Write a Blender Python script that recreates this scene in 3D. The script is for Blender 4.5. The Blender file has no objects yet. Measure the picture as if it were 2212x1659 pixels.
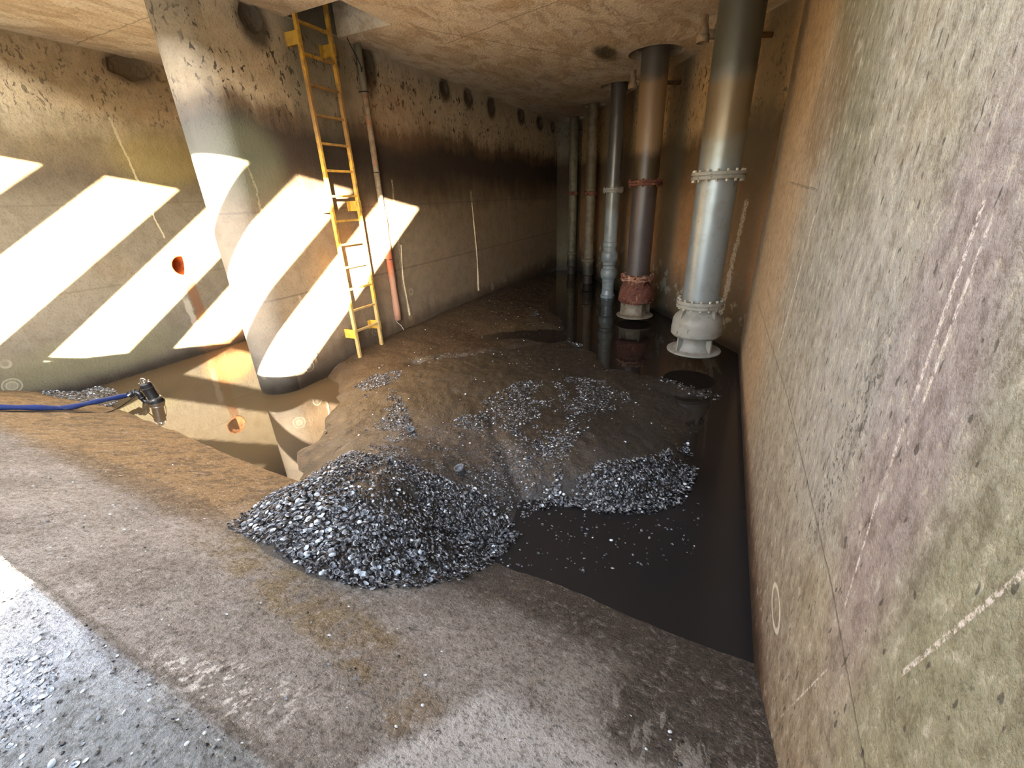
import bpy, bmesh, math, random
import numpy as np
from mathutils import Vector, Matrix

random.seed(7)
RS = np.random.RandomState(7)
scene = bpy.context.scene
COL = scene.collection
PI = math.pi

# ------------------------------------------------------------------ camera, sky, sun, exposure
# axes: x across the channel, y along it, z up from the water surface
cam_d = bpy.data.cameras.new('camera')
cam = bpy.data.objects.new('camera', cam_d)
COL.objects.link(cam)
cam_d.sensor_width = 36.0
cam_d.lens = 14.891
cam_d.clip_start = 0.02
cam_d.clip_end = 200
cam.matrix_world = Matrix(((0.905387, -0.140401, 0.400702, 0.0),
                           (0.423062, 0.378232, -0.823383, 0.0),
                           (-0.035954, 0.915002, 0.401844, 1.9),
                           (0, 0, 0, 1)))
scene.camera = cam

SUN = Vector((-1.0, 1.3, -0.25)).normalized()
sun_d = bpy.data.lights.new('sun', 'SUN')
sun_d.energy = 140.0
sun_d.color = (1.0, 0.88, 0.71)
sun_d.angle = math.radians(0.55)
sun = bpy.data.objects.new('sun', sun_d)
sun.rotation_euler = SUN.to_track_quat('-Z', 'Y').to_euler()
sun.location = (6, -8, 5)
COL.objects.link(sun)

world = bpy.data.worlds.new('sky')
scene.world = world
world.use_nodes = True
wn = world.node_tree
wn.nodes.clear()
sky = wn.nodes.new('ShaderNodeTexSky')
sky.sky_type = 'NISHITA'
sky.sun_disc = False
sky.sun_elevation = math.radians(22)
sky.sun_rotation = math.atan2(-SUN.x, -SUN.y)
bg = wn.nodes.new('ShaderNodeBackground')
bg.inputs['Strength'].default_value = 2.15
wo = wn.nodes.new('ShaderNodeOutputWorld')
hs_ = wn.nodes.new('ShaderNodeHueSaturation')
hs_.inputs['Saturation'].default_value = 0.5
wn.links.new(sky.outputs[0], hs_.inputs['Color'])
wn.links.new(hs_.outputs[0], bg.inputs[0])
wn.links.new(bg.outputs[0], wo.inputs[0])

scene.view_settings.view_transform = 'Standard'
scene.view_settings.look = 'None'
scene.view_settings.gamma = 1.0
scene.view_settings.use_curve_mapping = False
scene.view_settings.exposure = 0.38
scene.cycles.max_bounces = 14
scene.cycles.diffuse_bounces = 10
scene.cycles.glossy_bounces = 4
scene.cycles.caustics_reflective = False
scene.cycles.caustics_refractive = False
scene.cycles.sample_clamp_indirect = 40.0

# ------------------------------------------------------------------ helpers
def srgb(r, g, b):
    f = lambda c: c / 12.92 if c <= 0.04045 else ((c + 0.055) / 1.055) ** 2.4
    return (f(r / 255), f(g / 255), f(b / 255), 1.0)


class G:
    """small node-graph writer"""
    def __init__(s, name):
        s.m = bpy.data.materials.new(name)
        s.m.use_nodes = True
        s.t = s.m.node_tree
        s.t.nodes.clear()
        s.out = s.t.nodes.new('ShaderNodeOutputMaterial')
        s.b = s.t.nodes.new('ShaderNodeBsdfPrincipled')
        s.t.links.new(s.b.outputs[0], s.out.inputs[0])
        s._p = None

    def put(s, inp, v):
        if isinstance(v, bpy.types.NodeSocket):
            s.t.links.new(v, inp)
        elif isinstance(v, (tuple, list)) and inp.type == 'RGBA' and len(v) == 3:
            inp.default_value = (*v, 1)
        else:
            inp.default_value = v

    def pos(s):
        if s._p is None:
            s._p = s.t.nodes.new('ShaderNodeNewGeometry').outputs['Position']
            sp = s.t.nodes.new('ShaderNodeSeparateXYZ')
            s.t.links.new(s._p, sp.inputs[0])
            s.x, s.y, s.z = sp.outputs
        return s._p

    def objpos(s):
        return s.t.nodes.new('ShaderNodeTexCoord').outputs['Object']

    def math(s, op, a, b=None, c=None, clamp=False):
        n = s.t.nodes.new('ShaderNodeMath')
        n.operation = op
        n.use_clamp = clamp
        s.put(n.inputs[0], a)
        if b is not None:
            s.put(n.inputs[1], b)
        if c is not None:
            s.put(n.inputs[2], c)
        return n.outputs[0]

    def add(s, a, b): return s.math('ADD', a, b)
    def mul(s, a, b): return s.math('MULTIPLY', a, b)

    def vmul(s, v, k):
        n = s.t.nodes.new('ShaderNodeVectorMath')
        n.operation = 'MULTIPLY'
        s.put(n.inputs[0], v)
        n.inputs[1].default_value = k
        return n.outputs[0]

    def noise(s, vec, scale, detail=4, rough=0.6, dist=0.0):
        n = s.t.nodes.new('ShaderNodeTexNoise')
        s.t.links.new(vec, n.inputs['Vector'])
        n.inputs['Scale'].default_value = scale
        n.inputs['Detail'].default_value = detail
        n.inputs['Roughness'].default_value = rough
        n.inputs['Distortion'].default_value = dist
        return n.outputs['Fac']

    def voro(s, vec, scale, feature='F1', rand=1.0, out='Distance'):
        n = s.t.nodes.new('ShaderNodeTexVoronoi')
        n.feature = feature
        s.t.links.new(vec, n.inputs['Vector'])
        n.inputs['Scale'].default_value = scale
        n.inputs['Randomness'].default_value = rand
        return n.outputs[out]

    def ss(s, v, a, b):
        """smoothstep from a to b (a may exceed b)"""
        n = s.t.nodes.new('ShaderNodeMapRange')
        n.interpolation_type = 'SMOOTHSTEP'
        s.put(n.inputs['Value'], v)
        if a < b:
            n.inputs['From Min'].default_value = a
            n.inputs['From Max'].default_value = b
        else:
            n.inputs['From Min'].default_value = b
            n.inputs['From Max'].default_value = a
            n.inputs['To Min'].default_value = 1.0
            n.inputs['To Max'].default_value = 0.0
        return n.outputs[0]

    def ramp(s, v, stops, lo=0.0, hi=1.0, smooth=False):
        """colour stops in the units of v"""
        n = s.t.nodes.new('ShaderNodeValToRGB')
        mr = s.t.nodes.new('ShaderNodeMapRange')
        s.put(mr.inputs['Value'], v)
        mr.inputs['From Min'].default_value = lo
        mr.inputs['From Max'].default_value = hi
        s.t.links.new(mr.outputs[0], n.inputs[0])
        cr = n.color_ramp
        if smooth:
            cr.interpolation = 'EASE'
        while len(cr.elements) < len(stops):
            cr.elements.new(0.5)
        for e, (p, c) in zip(cr.elements, sorted(stops, key=lambda q: q[0])):
            e.position = min(1, max(0, (p - lo) / (hi - lo)))
            e.color = c if len(c) == 4 else (*c, 1)
        return n.outputs[0]

    def mix(s, f, a, b, mode='MIX'):
        n = s.t.nodes.new('ShaderNodeMix')
        n.data_type = 'RGBA'
        n.blend_type = mode
        n.clamp_factor = True
        s.put(n.inputs[0], f)
        s.put(n.inputs[6], a)
        s.put(n.inputs[7], b)
        return n.outputs[2]

    def line(s, u, w, p, q, width, soft=0.5):
        """mask of a band of given width about the segment p-q in coordinates (u, w)"""
        dx, dy = q[0] - p[0], q[1] - p[1]
        L = math.hypot(dx, dy)
        dx /= L
        dy /= L
        a = s.add(s.mul(s.math('SUBTRACT', u, p[0]), dx), s.mul(s.math('SUBTRACT', w, p[1]), dy))
        c = s.add(s.mul(s.math('SUBTRACT', u, p[0]), -dy), s.mul(s.math('SUBTRACT', w, p[1]), dx))
        m = s.ss(s.math('ABSOLUTE', c), width, width * soft)
        e = s.ss(s.math('ABSOLUTE', s.math('SUBTRACT', a, L / 2)), L / 2 + width * 2, L / 2)
        return s.mul(m, e)

    def blob(s, u, w, cu, cw, ru, rw, soft=0.5, warp=None):
        a = s.math('DIVIDE', s.math('SUBTRACT', u, cu), ru)
        b = s.math('DIVIDE', s.math('SUBTRACT', w, cw), rw)
        r = s.math('SQRT', s.add(s.mul(a, a), s.mul(b, b)))
        if warp is not None:
            r = s.add(r, warp)
        return s.ss(r, 1.0 + soft * .5, 1.0 - soft * .5)

    def bump(s, h, strength, dist, normal=None):
        n = s.t.nodes.new('ShaderNodeBump')
        n.inputs['Strength'].default_value = strength
        n.inputs['Distance'].default_value = dist
        s.put(n.inputs['Height'], h)
        if normal is not None:
            s.t.links.new(normal, n.inputs['Normal'])
        return n.outputs[0]

    def done(s, color, rough=0.8, normal=None, **kw):
        s.put(s.b.inputs['Base Color'], color)
        s.put(s.b.inputs['Roughness'], rough)
        if normal is not None:
            s.t.links.new(normal, s.b.inputs['Normal'])
        for k, v in kw.items():
            s.put(s.b.inputs[k.replace('_', ' ')], v)
        return s.m


def link(name, me, mat=None, parent=None):
    o = bpy.data.objects.new(name, me)
    COL.objects.link(o)
    if mat is not None and me is not None and not me.materials:
        me.materials.append(mat)
    if parent is not None:
        o.parent = parent
    return o


def from_bm(name, bm, mat, parent=None, smooth=False, loc=None):
    me = bpy.data.meshes.new(name)
    bmesh.ops.recalc_face_normals(bm, faces=bm.faces)
    bm.to_mesh(me)
    bm.free()
    if smooth:
        for p in me.polygons:
            p.use_smooth = True
    o = link(name, me, mat, parent)
    if loc is not None:
        o.location = loc
    return o


def tag(o, label, cat, group=None, kind=None):
    o['label'] = label
    o['category'] = cat
    if group:
        o['group'] = group
    if kind:
        o['kind'] = kind
    return o


def struct(o):
    o['kind'] = 'structure'
    return o


def empty(name, loc, rz=0.0):
    o = bpy.data.objects.new(name, None)
    COL.objects.link(o)
    o.location = loc
    o.rotation_euler = (0, 0, rz)
    o.empty_display_size = 0.1
    return o


def add_box(bm, lo, hi, bevel=0.0):
    lo = Vector(lo)
    hi = Vector(hi)
    r = bmesh.ops.create_cube(bm, size=1.0)
    for v in r['verts']:
        v.co = Vector([(lo[i] + hi[i]) / 2 + v.co[i] * (hi[i] - lo[i]) for i in range(3)])
    if bevel:
        es = list({e for v in r['verts'] for e in v.link_edges})
        bmesh.ops.bevel(bm, geom=es, offset=bevel, segments=2, affect='EDGES', profile=0.5)


def add_lathe(bm, prof, seg=48, center=(0, 0), cap=True, jitter=0.0, seed=0):
    """prof: list of (r, z) top to bottom or the reverse"""
    rr = random.Random(seed)
    rings = []
    ph = [rr.uniform(0, 6.28) for _ in range(6)]
    for i, (r, z) in enumerate(prof):
        ring = []
        for k in range(seg):
            a = 2 * PI * k / seg
            j = 1 + jitter * (math.sin(3 * a + ph[0] + i) + math.sin(7 * a + ph[1] + 2.3 * i) + rr.uniform(-1, 1)) / 2
            ring.append(bm.verts.new((center[0] + r * j * math.cos(a), center[1] + r * j * math.sin(a),
                                      z + jitter * 0.12 * math.sin(5 * a + ph[2] + i))))
        rings.append(ring)
    for a, b in zip(rings, rings[1:]):
        for k in range(seg):
            bm.faces.new((a[k], a[(k + 1) % seg], b[(k + 1) % seg], b[k]))
    if cap:
        bm.faces.new(rings[0])
        bm.faces.new(rings[-1][::-1])


def add_tube(bm, pts, r, seg=10, cap=True):
    """tube along a polyline; r a number or a list"""
    pts = [Vector(p) for p in pts]
    n = len(pts)
    rs = r if isinstance(r, (list, tuple)) else [r] * n
    rings = []
    ref = None
    for i, p in enumerate(pts):
        t = (pts[min(i + 1, n - 1)] - pts[max(i - 1, 0)]).normalized()
        if ref is None:
            ref = Vector((0, 0, 1)) if abs(t.z) < .9 else Vector((1, 0, 0))
        u = (ref - ref.dot(t) * t).normalized()
        ref = u
        v = t.cross(u)
        rings.append([bm.verts.new(p + rs[i] * (math.cos(2 * PI * k / seg) * u + math.sin(2 * PI * k / seg) * v))
                      for k in range(seg)])
    for a, b in zip(rings, rings[1:]):
        for k in range(seg):
            bm.faces.new((a[k], a[(k + 1) % seg], b[(k + 1) % seg], b[k]))
    if cap:
        bm.faces.new(rings[0][::-1])
        bm.faces.new(rings[-1])


def smooth_path(pts, n=8):
    P = [Vector(p) for p in pts]
    P = [P[0] * 2 - P[1]] + P + [P[-1] * 2 - P[-2]]
    out = []
    for i in range(1, len(P) - 2):
        for k in range(n):
            t = k / n
            a, b, c, d = P[i - 1], P[i], P[i + 1], P[i + 2]
            out.append(0.5 * ((2 * b) + (-a + c) * t + (2 * a - 5 * b + 4 * c - d) * t * t + (-a + 3 * b - 3 * c + d) * t ** 3))
    out.append(P[-2])
    return out


def add_hex(bm, c, r, h, axis='Z', up=1):
    r_ = bmesh.ops.create_cone(bm, cap_ends=True, segments=6, radius1=r, radius2=r, depth=h)
    for v in r_['verts']:
        co = v.co.copy()
        if axis == 'X':
            co = Vector((co.z, co.y, co.x))
        v.co = co + Vector(c)


def cut(o, cutters):
    """real openings: subtract the cutter meshes"""
    for cbm in cutters:
        me = bpy.data.meshes.new('cutter')
        bmesh.ops.recalc_face_normals(cbm, faces=cbm.faces)
        cbm.to_mesh(me)
        cbm.free()
        c = bpy.data.objects.new('cutter', me)
        COL.objects.link(c)
        md = o.modifiers.new('b', 'BOOLEAN')
        md.operation = 'DIFFERENCE'
        md.solver = 'EXACT'
        md.object = c
        bpy.context.view_layer.update()
        dg = bpy.context.evaluated_depsgraph_get()
        new = bpy.data.meshes.new_from_object(o.evaluated_get(dg))
        o.modifiers.clear()
        old = o.data
        o.data = new
        bpy.data.objects.remove(c)
        bpy.data.meshes.remove(me)
        bpy.data.meshes.remove(old)


# vectorised value noise for the heightfields
_perm = RS.permutation(4096)
_vals = RS.rand(4096) * 2 - 1
def _h(ix, iy):
    return _vals[_perm[(ix * 73 + _perm[(iy * 151) & 4095]) & 4095]]
def vnoise(x, y, s):
    x = x * s + 100.0
    y = y * s + 100.0
    ix = np.floor(x).astype(int)
    iy = np.floor(y).astype(int)
    fx = x - ix
    fy = y - iy
    fx = fx * fx * (3 - 2 * fx)
    fy = fy * fy * (3 - 2 * fy)
    a = _h(ix, iy) * (1 - fx) + _h(ix + 1, iy) * fx
    b = _h(ix, iy + 1) * (1 - fx) + _h(ix + 1, iy + 1) * fx
    return a * (1 - fy) + b * fy


def poly_sd(P, x, y):
    """signed distance to polygon, positive inside"""
    P = np.array(P, float)
    d = np.full(x.shape, 1e9)
    inside = np.zeros(x.shape, bool)
    for i in range(len(P)):
        a = P[i]
        b = P[(i + 1) % len(P)]
        e = b - a
        wx = x - a[0]
        wy = y - a[1]
        t = np.clip((wx * e[0] + wy * e[1]) / (e @ e + 1e-12), 0, 1)
        d = np.minimum(d, (wx - e[0] * t) ** 2 + (wy - e[1] * t) ** 2)
        c = ((a[1] > y) != (b[1] > y)) & (x < (b[0] - a[0]) * (y - a[1]) / (b[1] - a[1] + 1e-12) + a[0])
        inside ^= c
    d = np.sqrt(d)
    return np.where(inside, d, -d)


# ------------------------------------------------------------------ dimensions
XB, XP, XR = -6.55, -4.09, 0.387       # bay wall, pier face, right wall
ZC = 3.56                              # ceiling
YF = 11.55                             # far wall
RC = (0.387, 5.75)                     # corner where the pump wall begins
PWD = Vector((-0.552, 0.834, 0))       # direction of the pump wall
PWN = Vector((0.834, 0.552, 0))        # its outward normal


def ramp_z(x, y):
    t0 = 1.50 - 0.055 * (x - XR)
    return np.minimum(0.5 * (t0 - y), 0.69 + 0.012 * (0.25 - y))


# ------------------------------------------------------------------ materials
def concrete(name, stops, lo=0.0, hi=3.6, wall='x', specks=None, rings=True, masks=None, bumpk=1.0, rough=.85, tint=None):
    """stained wet-well concrete: colour follows height above the water, broken by noise, pits and lime rings"""
    g = G(name)
    p = g.pos()
    u = g.y if wall == 'x' else g.x
    n1 = g.noise(p, 1.3, 5, .62)
    n2 = g.noise(p, 7.0, 6, .68)
    n3 = g.noise(p, 45.0, 4, .6)
    streak = g.noise(g.vmul(p, (6, 6, .7)), 1.6, 4, .6)
    zz = g.add(g.z, g.mul(g.math('SUBTRACT', n1, .5), .55))
    zz = g.add(zz, g.mul(g.math('SUBTRACT', streak, .5), .25))
    c = g.ramp(zz, stops, lo, hi)
    c = g.mix(g.mul(g.ss(n2, .35, .75), .55), c, g.mix(1.0, c, srgb(196, 190, 176), 'MULTIPLY'))
    c = g.mix(g.mul(g.ss(n1, .45, .7), .35), c, g.mix(1.0, c, srgb(255, 232, 196), 'MULTIPLY'))
    c = g.mix(g.mul(g.ss(n3, .5, .72), .35), c, g.mix(1.0, c, srgb(150, 140, 125), 'MULTIPLY'))
    h = g.add(g.mul(n2, .6), g.mul(n3, .5))
    if specks:
        (z0, z1, amt) = specks
        pv = g.vmul(p, (1, 1, .55))
        sp = g.noise(pv, 26.0, 3, .55, .6)
        sm = g.ss(sp, .575, .62)
        cl = g.ss(g.noise(p, 3.2, 3, .5), .36, .54)
        zm = g.mul(g.ss(g.z, z0 - .25, z0 + .15), g.ss(g.z, z1 + .1, z1 - .15))
        m = g.mul(g.mul(sm, cl), g.mul(zm, amt))
        c = g.mix(m, c, srgb(48, 38, 28))
        h = g.math('SUBTRACT', h, g.mul(m, .9))
    if rings:
        wv = g.vmul(p, (1, 1, 1.0))
        d = g.voro(wv, 2.7, rand=1.0)
        wob = g.mul(g.math('SUBTRACT', n2, .5), .05)
        d2 = g.add(d, wob)
        ring = g.math('MAXIMUM', g.mul(g.ss(d2, .17, .19), g.ss(d2, .225, .20)),
                      g.mul(g.ss(d2, .09, .105), g.ss(d2, .135, .12)))
        disc = g.mul(g.ss(d2, .2, .1), .5)
        zm = g.mul(g.ss(g.z, 1.05, .55), g.ss(g.z, .1, .25))
        sel = g.ss(g.noise(p, 1.1, 1, .5), .5, .62)
        c = g.mix(g.mul(g.mul(g.math('MAXIMUM', ring, disc), zm), g.mul(sel, .55)), c, srgb(188, 180, 158))
    if masks:
        c, h = masks(g, c, h, n1, n2, n3, u)
    # wet dark foot
    foot = g.ss(g.add(g.z, g.mul(g.math('SUBTRACT', n2, .5), .25)), .2, .02)
    c = g.mix(g.mul(foot, .8), c, srgb(40, 34, 28))
    rg = g.math('SUBTRACT', rough, g.mul(foot, .45))
    nrm = g.bump(h, .55 * bumpk, .02)
    return g.done(c, rg, nrm)


NOTCH = [(4.80, 3.43, .13, .19), (6.47, 3.44, .12, .10), (7.17, 3.44, .12, .10), (7.98, 3.43, .13, .12), (9.31, 3.45, .15, .10),
         (10.34, 3.45, .16, .10), (11.2, 3.46, .12, .09), (3.36, 3.46, .13, .13)]


def m_pier(g, c, h, n1, n2, n3, u):
    # lime runs under the cracks, rust wash in the lower part
    w = g.mul(g.math('SUBTRACT', n2, .5), .12)
    uu = g.add(u, w)
    k = g.ss(n3, .35, .6)
    for a, b, wd, am in (((4.99, 2.15), (4.95, .9), .025, .8), ((4.95, .9), (4.985, .33), .045, .75),
                         ((7.07, 2.0), (7.12, 1.1), .035, .8), ((3.2, 1.0), (3.22, .25), .025, .7),
                         ((2.98, 2.3), (3.02, 1.4), .014, .6), ((8.6, 1.9), (8.65, .9), .03, .3)):
        c = g.mix(g.mul(g.line(uu, g.z, a, b, wd), g.mul(k, am)), c, srgb(178, 158, 122))
    # dark seams
    for zt in (1.02, 1.86):
        c = g.mix(g.mul(g.line(u, g.z, (2.5, zt), (11.5, zt + .02), .012), .45), c, srgb(70, 58, 44))
    # dark stain on and round the notches, recess shade painted in
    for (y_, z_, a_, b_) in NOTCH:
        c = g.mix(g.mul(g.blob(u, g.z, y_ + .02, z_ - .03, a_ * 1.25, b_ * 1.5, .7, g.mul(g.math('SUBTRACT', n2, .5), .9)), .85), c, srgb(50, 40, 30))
    # grey green cast beneath the hatch and at the nose
    c = g.mix(g.mul(g.blob(u, g.z, 4.1, 3.2, .5, .6, .8), .6), c, srgb(104, 102, 86))
    c = g.mix(g.mul(g.blob(u, g.z, 3.0, 2.3, .35, .35, .9), .45), c, srgb(104, 108, 84))
    c = g.mix(g.mul(g.ss(u, 2.98, 2.8), .6), c, g.mix(.65, c, srgb(118, 118, 114)))
    # orange wash near the conduit
    c = g.mix(g.mul(g.blob(u, g.z, 5.3, 2.9, .9, .35, .9), .25), c, srgb(150, 110, 78))
    return c, h


M_pier = concrete('pier concrete', [
    (0.0, srgb(62, 52, 42)), (.25, srgb(92, 78, 62)), (.45, srgb(134, 118, 98)), (1.2, srgb(136, 118, 94)),
    (1.75, srgb(126, 108, 84)), (2.1, srgb(78, 62, 42)), (2.3, srgb(48, 36, 24)), (2.58, srgb(46, 34, 22)), (2.74, srgb(96, 78, 56)), (2.9, srgb(178, 162, 134)),
    (3.2, srgb(200, 186, 160)), (3.6, srgb(196, 190, 178))], specks=(2.6, 3.5, .95), masks=m_pier)


def m_bay(g, c, h, n1, n2, n3, u):
    uu = g.add(u, g.mul(g.math('SUBTRACT', n2, .5), .08))
    # rust wash under the pipe outlet
    k = g.mul(g.ss(g.z, 1.2, 1.0), 1.0)
    c = g.mix(g.mul(g.line(uu, g.z, (3.45, 1.15), (3.47, .2), .075, .7), g.mul(k, .85)), c, srgb(96, 62, 34))
    c = g.mix(g.mul(g.line(uu, g.z, (3.33, .75), (3.36, .3), .05), .6), c, srgb(160, 152, 136))
    c = g.mix(g.mul(g.blob(u, g.z, 3.65, .25, .35, .3, .7), .75), c, srgb(176, 122, 72))
    c = g.mix(g.mul(g.blob(u, g.z, 3.58, 3.44, .27, .15, .6, g.mul(g.math('SUBTRACT', n2, .5), .9)), .8), c, srgb(84, 70, 54))  # shade and stain of the wall-top notch painted in
    # lime crack, moss patches
    c = g.mix(g.mul(g.line(uu, g.z, (3.2, 2.9), (3.33, 1.6), .014), .7), c, srgb(190, 176, 140))
    c = g.mix(g.mul(g.blob(u, g.z, 2.2, .35, .9, .25, .8), .5), c, srgb(100, 96, 66))
    c = g.mix(g.mul(g.blob(u, g.z, 3.6, 2.5, .5, .3, .8), .4), c, srgb(150, 132, 70))
    for zt in (1.1, 2.0):
        c = g.mix(g.mul(g.line(u, g.z, (0, zt), (11.5, zt + .02), .012), .4), c, srgb(80, 70, 52))
    return c, h


M_bay = concrete('bay concrete', [
    (0.0, srgb(62, 56, 48)), (.3, srgb(94, 88, 76)), (1.2, srgb(112, 102, 84)), (2.0, srgb(108, 98, 78)),
    (2.3, srgb(84, 72, 52)), (2.6, srgb(112, 98, 70)), (2.8, srgb(154, 140, 110)), (3.0, srgb(182, 164, 130)), (3.6, srgb(186, 168, 138))],
    specks=(2.9, 3.55, .6), masks=m_bay)


def m_right(g, c, h, n1, n2, n3, u):
    """near wall: orange lime by the far corner, grey and mauve blooms, olive algae towards the mouth"""
    wv = g.mul(g.math('SUBTRACT', n1, .5), .9)
    z = g.z
    far = g.ss(g.add(u, g.mul(wv, .8)), 2.4, 4.0)
    c = g.mix(g.mul(far, .65), c, srgb(186, 154, 114))
    # dark olive stripe coming down from the top
    c = g.mix(g.mul(g.blob(g.add(u, g.mul(z, -.9)), z, 0.35, 2.6, .42, .75, .8, g.mul(wv, .5)), .55), c, srgb(92, 88, 50))
    c = g.mix(g.mul(g.blob(u, z, 3.0, 2.25, .55, .3, .8, g.mul(wv, .4)), .5), c, srgb(112, 84, 44))
    # mauve bloom
    c = g.mix(g.mul(g.blob(g.add(u, g.mul(z, -.12)), z, .82, 1.45, .2, .62, .7, g.mul(wv, .45)), .42), c, srgb(142, 122, 130))
    # grey plaster, worn smooth
    c = g.mix(g.mul(g.blob(u, z, 1.5, 1.35, .42, .55, .8, wv), .5), c, srgb(160, 156, 150))
    # green algae at the mouth
    c = g.mix(g.mul(g.blob(u, z, .45, 1.1, .35, .75, .7, wv), .6), c, srgb(136, 134, 104))
    # brown foot
    ft = g.ss(g.add(z, g.mul(wv, .12)), .24, .12)
    c = g.mix(g.mul(ft, .75), c, srgb(98, 74, 54))
    fine = g.noise(g.vmul(g.pos(), (1, 1, .6)), 24, 5, .75)
    c = g.mix(g.mul(g.ss(fine, .48, .64), .55), c, g.mix(1.0, c, srgb(168, 158, 144), 'MULTIPLY'))
    c = g.mix(g.mul(g.ss(fine, .46, .32), .5), c, srgb(196, 190, 170))
    h = g.add(h, g.mul(fine, 1.2))
    # pitted dark crumbs along a vertical joint
    crumb = g.ss(g.noise(g.pos(), 60, 2, .5), .56, .64)
    c = g.mix(g.mul(g.blob(g.add(u, g.mul(z, .12)), z, 1.42, 1.2, .075, .42, .9, g.mul(wv, .5)), g.mul(crumb, .8)), c, srgb(70, 66, 64))
    c = g.mix(g.mul(g.ss(g.noise(g.vmul(g.pos(), (1, 1, .5)), 34, 2, .5), .67, .70), .75), c, srgb(62, 58, 50))
    # pale scratches and a hairline crack
    k = g.mul(g.ss(g.noise(g.pos(), 120, 4, .7), .42, .56), g.ss(n2, .38, .5))
    for a, b, wd in (((1.03, 1.86), (1.0, 1.25), .009), ((.985, 1.84), (.97, 1.42), .007), ((1.0, 1.25), (.96, .95), .006),
                     ((.55, 1.62), (.70, 1.12), .006), ((2.6, 1.75), (2.75, 1.05), .02), ((.93, .8), (1.08, .35), .004)):
        c = g.mix(g.mul(g.line(u, z, a, b, wd), g.mul(k, .75)), c, srgb(222, 210, 200))
    # lime ring
    rr = g.math('SQRT', g.add(g.math('POWER', g.math('DIVIDE', g.math('SUBTRACT', u, 1.45), .10), 2.0), g.math('POWER', g.math('DIVIDE', g.math('SUBTRACT', z, .42), .055), 2.0)))
    c = g.mix(g.mul(g.mul(g.ss(rr, .8, .95), g.ss(rr, 1.2, 1.05)), .8), c, srgb(214, 208, 186))
    for a, b in (((4.6, .93), (2.2, .985)), ((2.2, .985), (1.1, .94)), ((1.1, .94), (.5, .86)), ((3.9, 1.93), (2.7, 1.88))):
        ln = g.line(u, g.add(z, g.mul(g.math('SUBTRACT', n2, .5), .02)), a, b, .007)
        c = g.mix(g.mul(ln, .35), c, srgb(80, 70, 58))
        h = g.math('SUBTRACT', h, g.mul(ln, .4))
    return c, h


M_right = concrete('right wall concrete', [
    (0.0, srgb(112, 90, 70)), (.3, srgb(146, 134, 116)), (.9, srgb(158, 150, 132)), (1.5, srgb(150, 146, 134)),
    (2.2, srgb(160, 154, 136)), (3.0, srgb(154, 146, 118)), (3.6, srgb(146, 130, 98))], masks=m_right, bumpk=1.3, rings=False)


def m_pump(g, c, h, n1, n2, n3, u):
    uu = g.add(g.x, g.mul(g.math('SUBTRACT', n2, .5), .1))
    for cx, w, am in ((.22, .16, .75), (-.85, .18, .8), (-1.9, .2, .6), (-2.5, .12, .5)):
        c = g.mix(g.mul(g.ss(g.math('ABSOLUTE', g.math('SUBTRACT', uu, cx)), w * 1.3, w * .5), am * .9), c, srgb(92, 88, 74))
    c = g.mix(g.mul(g.line(uu, g.z, (.2, 1.75), (.12, .35), .03), g.ss(n3, .35, .55)), c, srgb(176, 168, 150))
    lime = g.mul(g.ss(g.noise(g.pos(), 5, 4, .6), .55, .62), g.mul(g.ss(g.z, 1.1, .7), g.ss(g.z, .1, .3)))
    c = g.mix(g.mul(lime, .6), c, srgb(168, 164, 146))
    return c, h


M_pump = concrete('pump wall concrete', [
    (0.0, srgb(58, 48, 40)), (.35, srgb(104, 84, 62)), (.9, srgb(166, 124, 84)), (1.7, srgb(156, 116, 76)), (2.2, srgb(112, 86, 56)),
    (2.5, srgb(100, 78, 50)), (2.75, srgb(190, 162, 118)), (3.2, srgb(196, 164, 116)), (3.6, srgb(180, 160, 130))],
    specks=(2.6, 3.5, .8), masks=m_pump, wall='y')

M_far = concrete('far wall concrete', [
    (0.0, srgb(52, 46, 38)), (.4, srgb(104, 96, 78)), (1.4, srgb(76, 66, 52)), (2.2, srgb(46, 36, 26)), (2.6, srgb(56, 48, 38)),
    (2.9, srgb(112, 108, 98)), (3.6, srgb(120, 118, 110))], specks=(2.6, 3.5, .8), wall='y')


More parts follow.
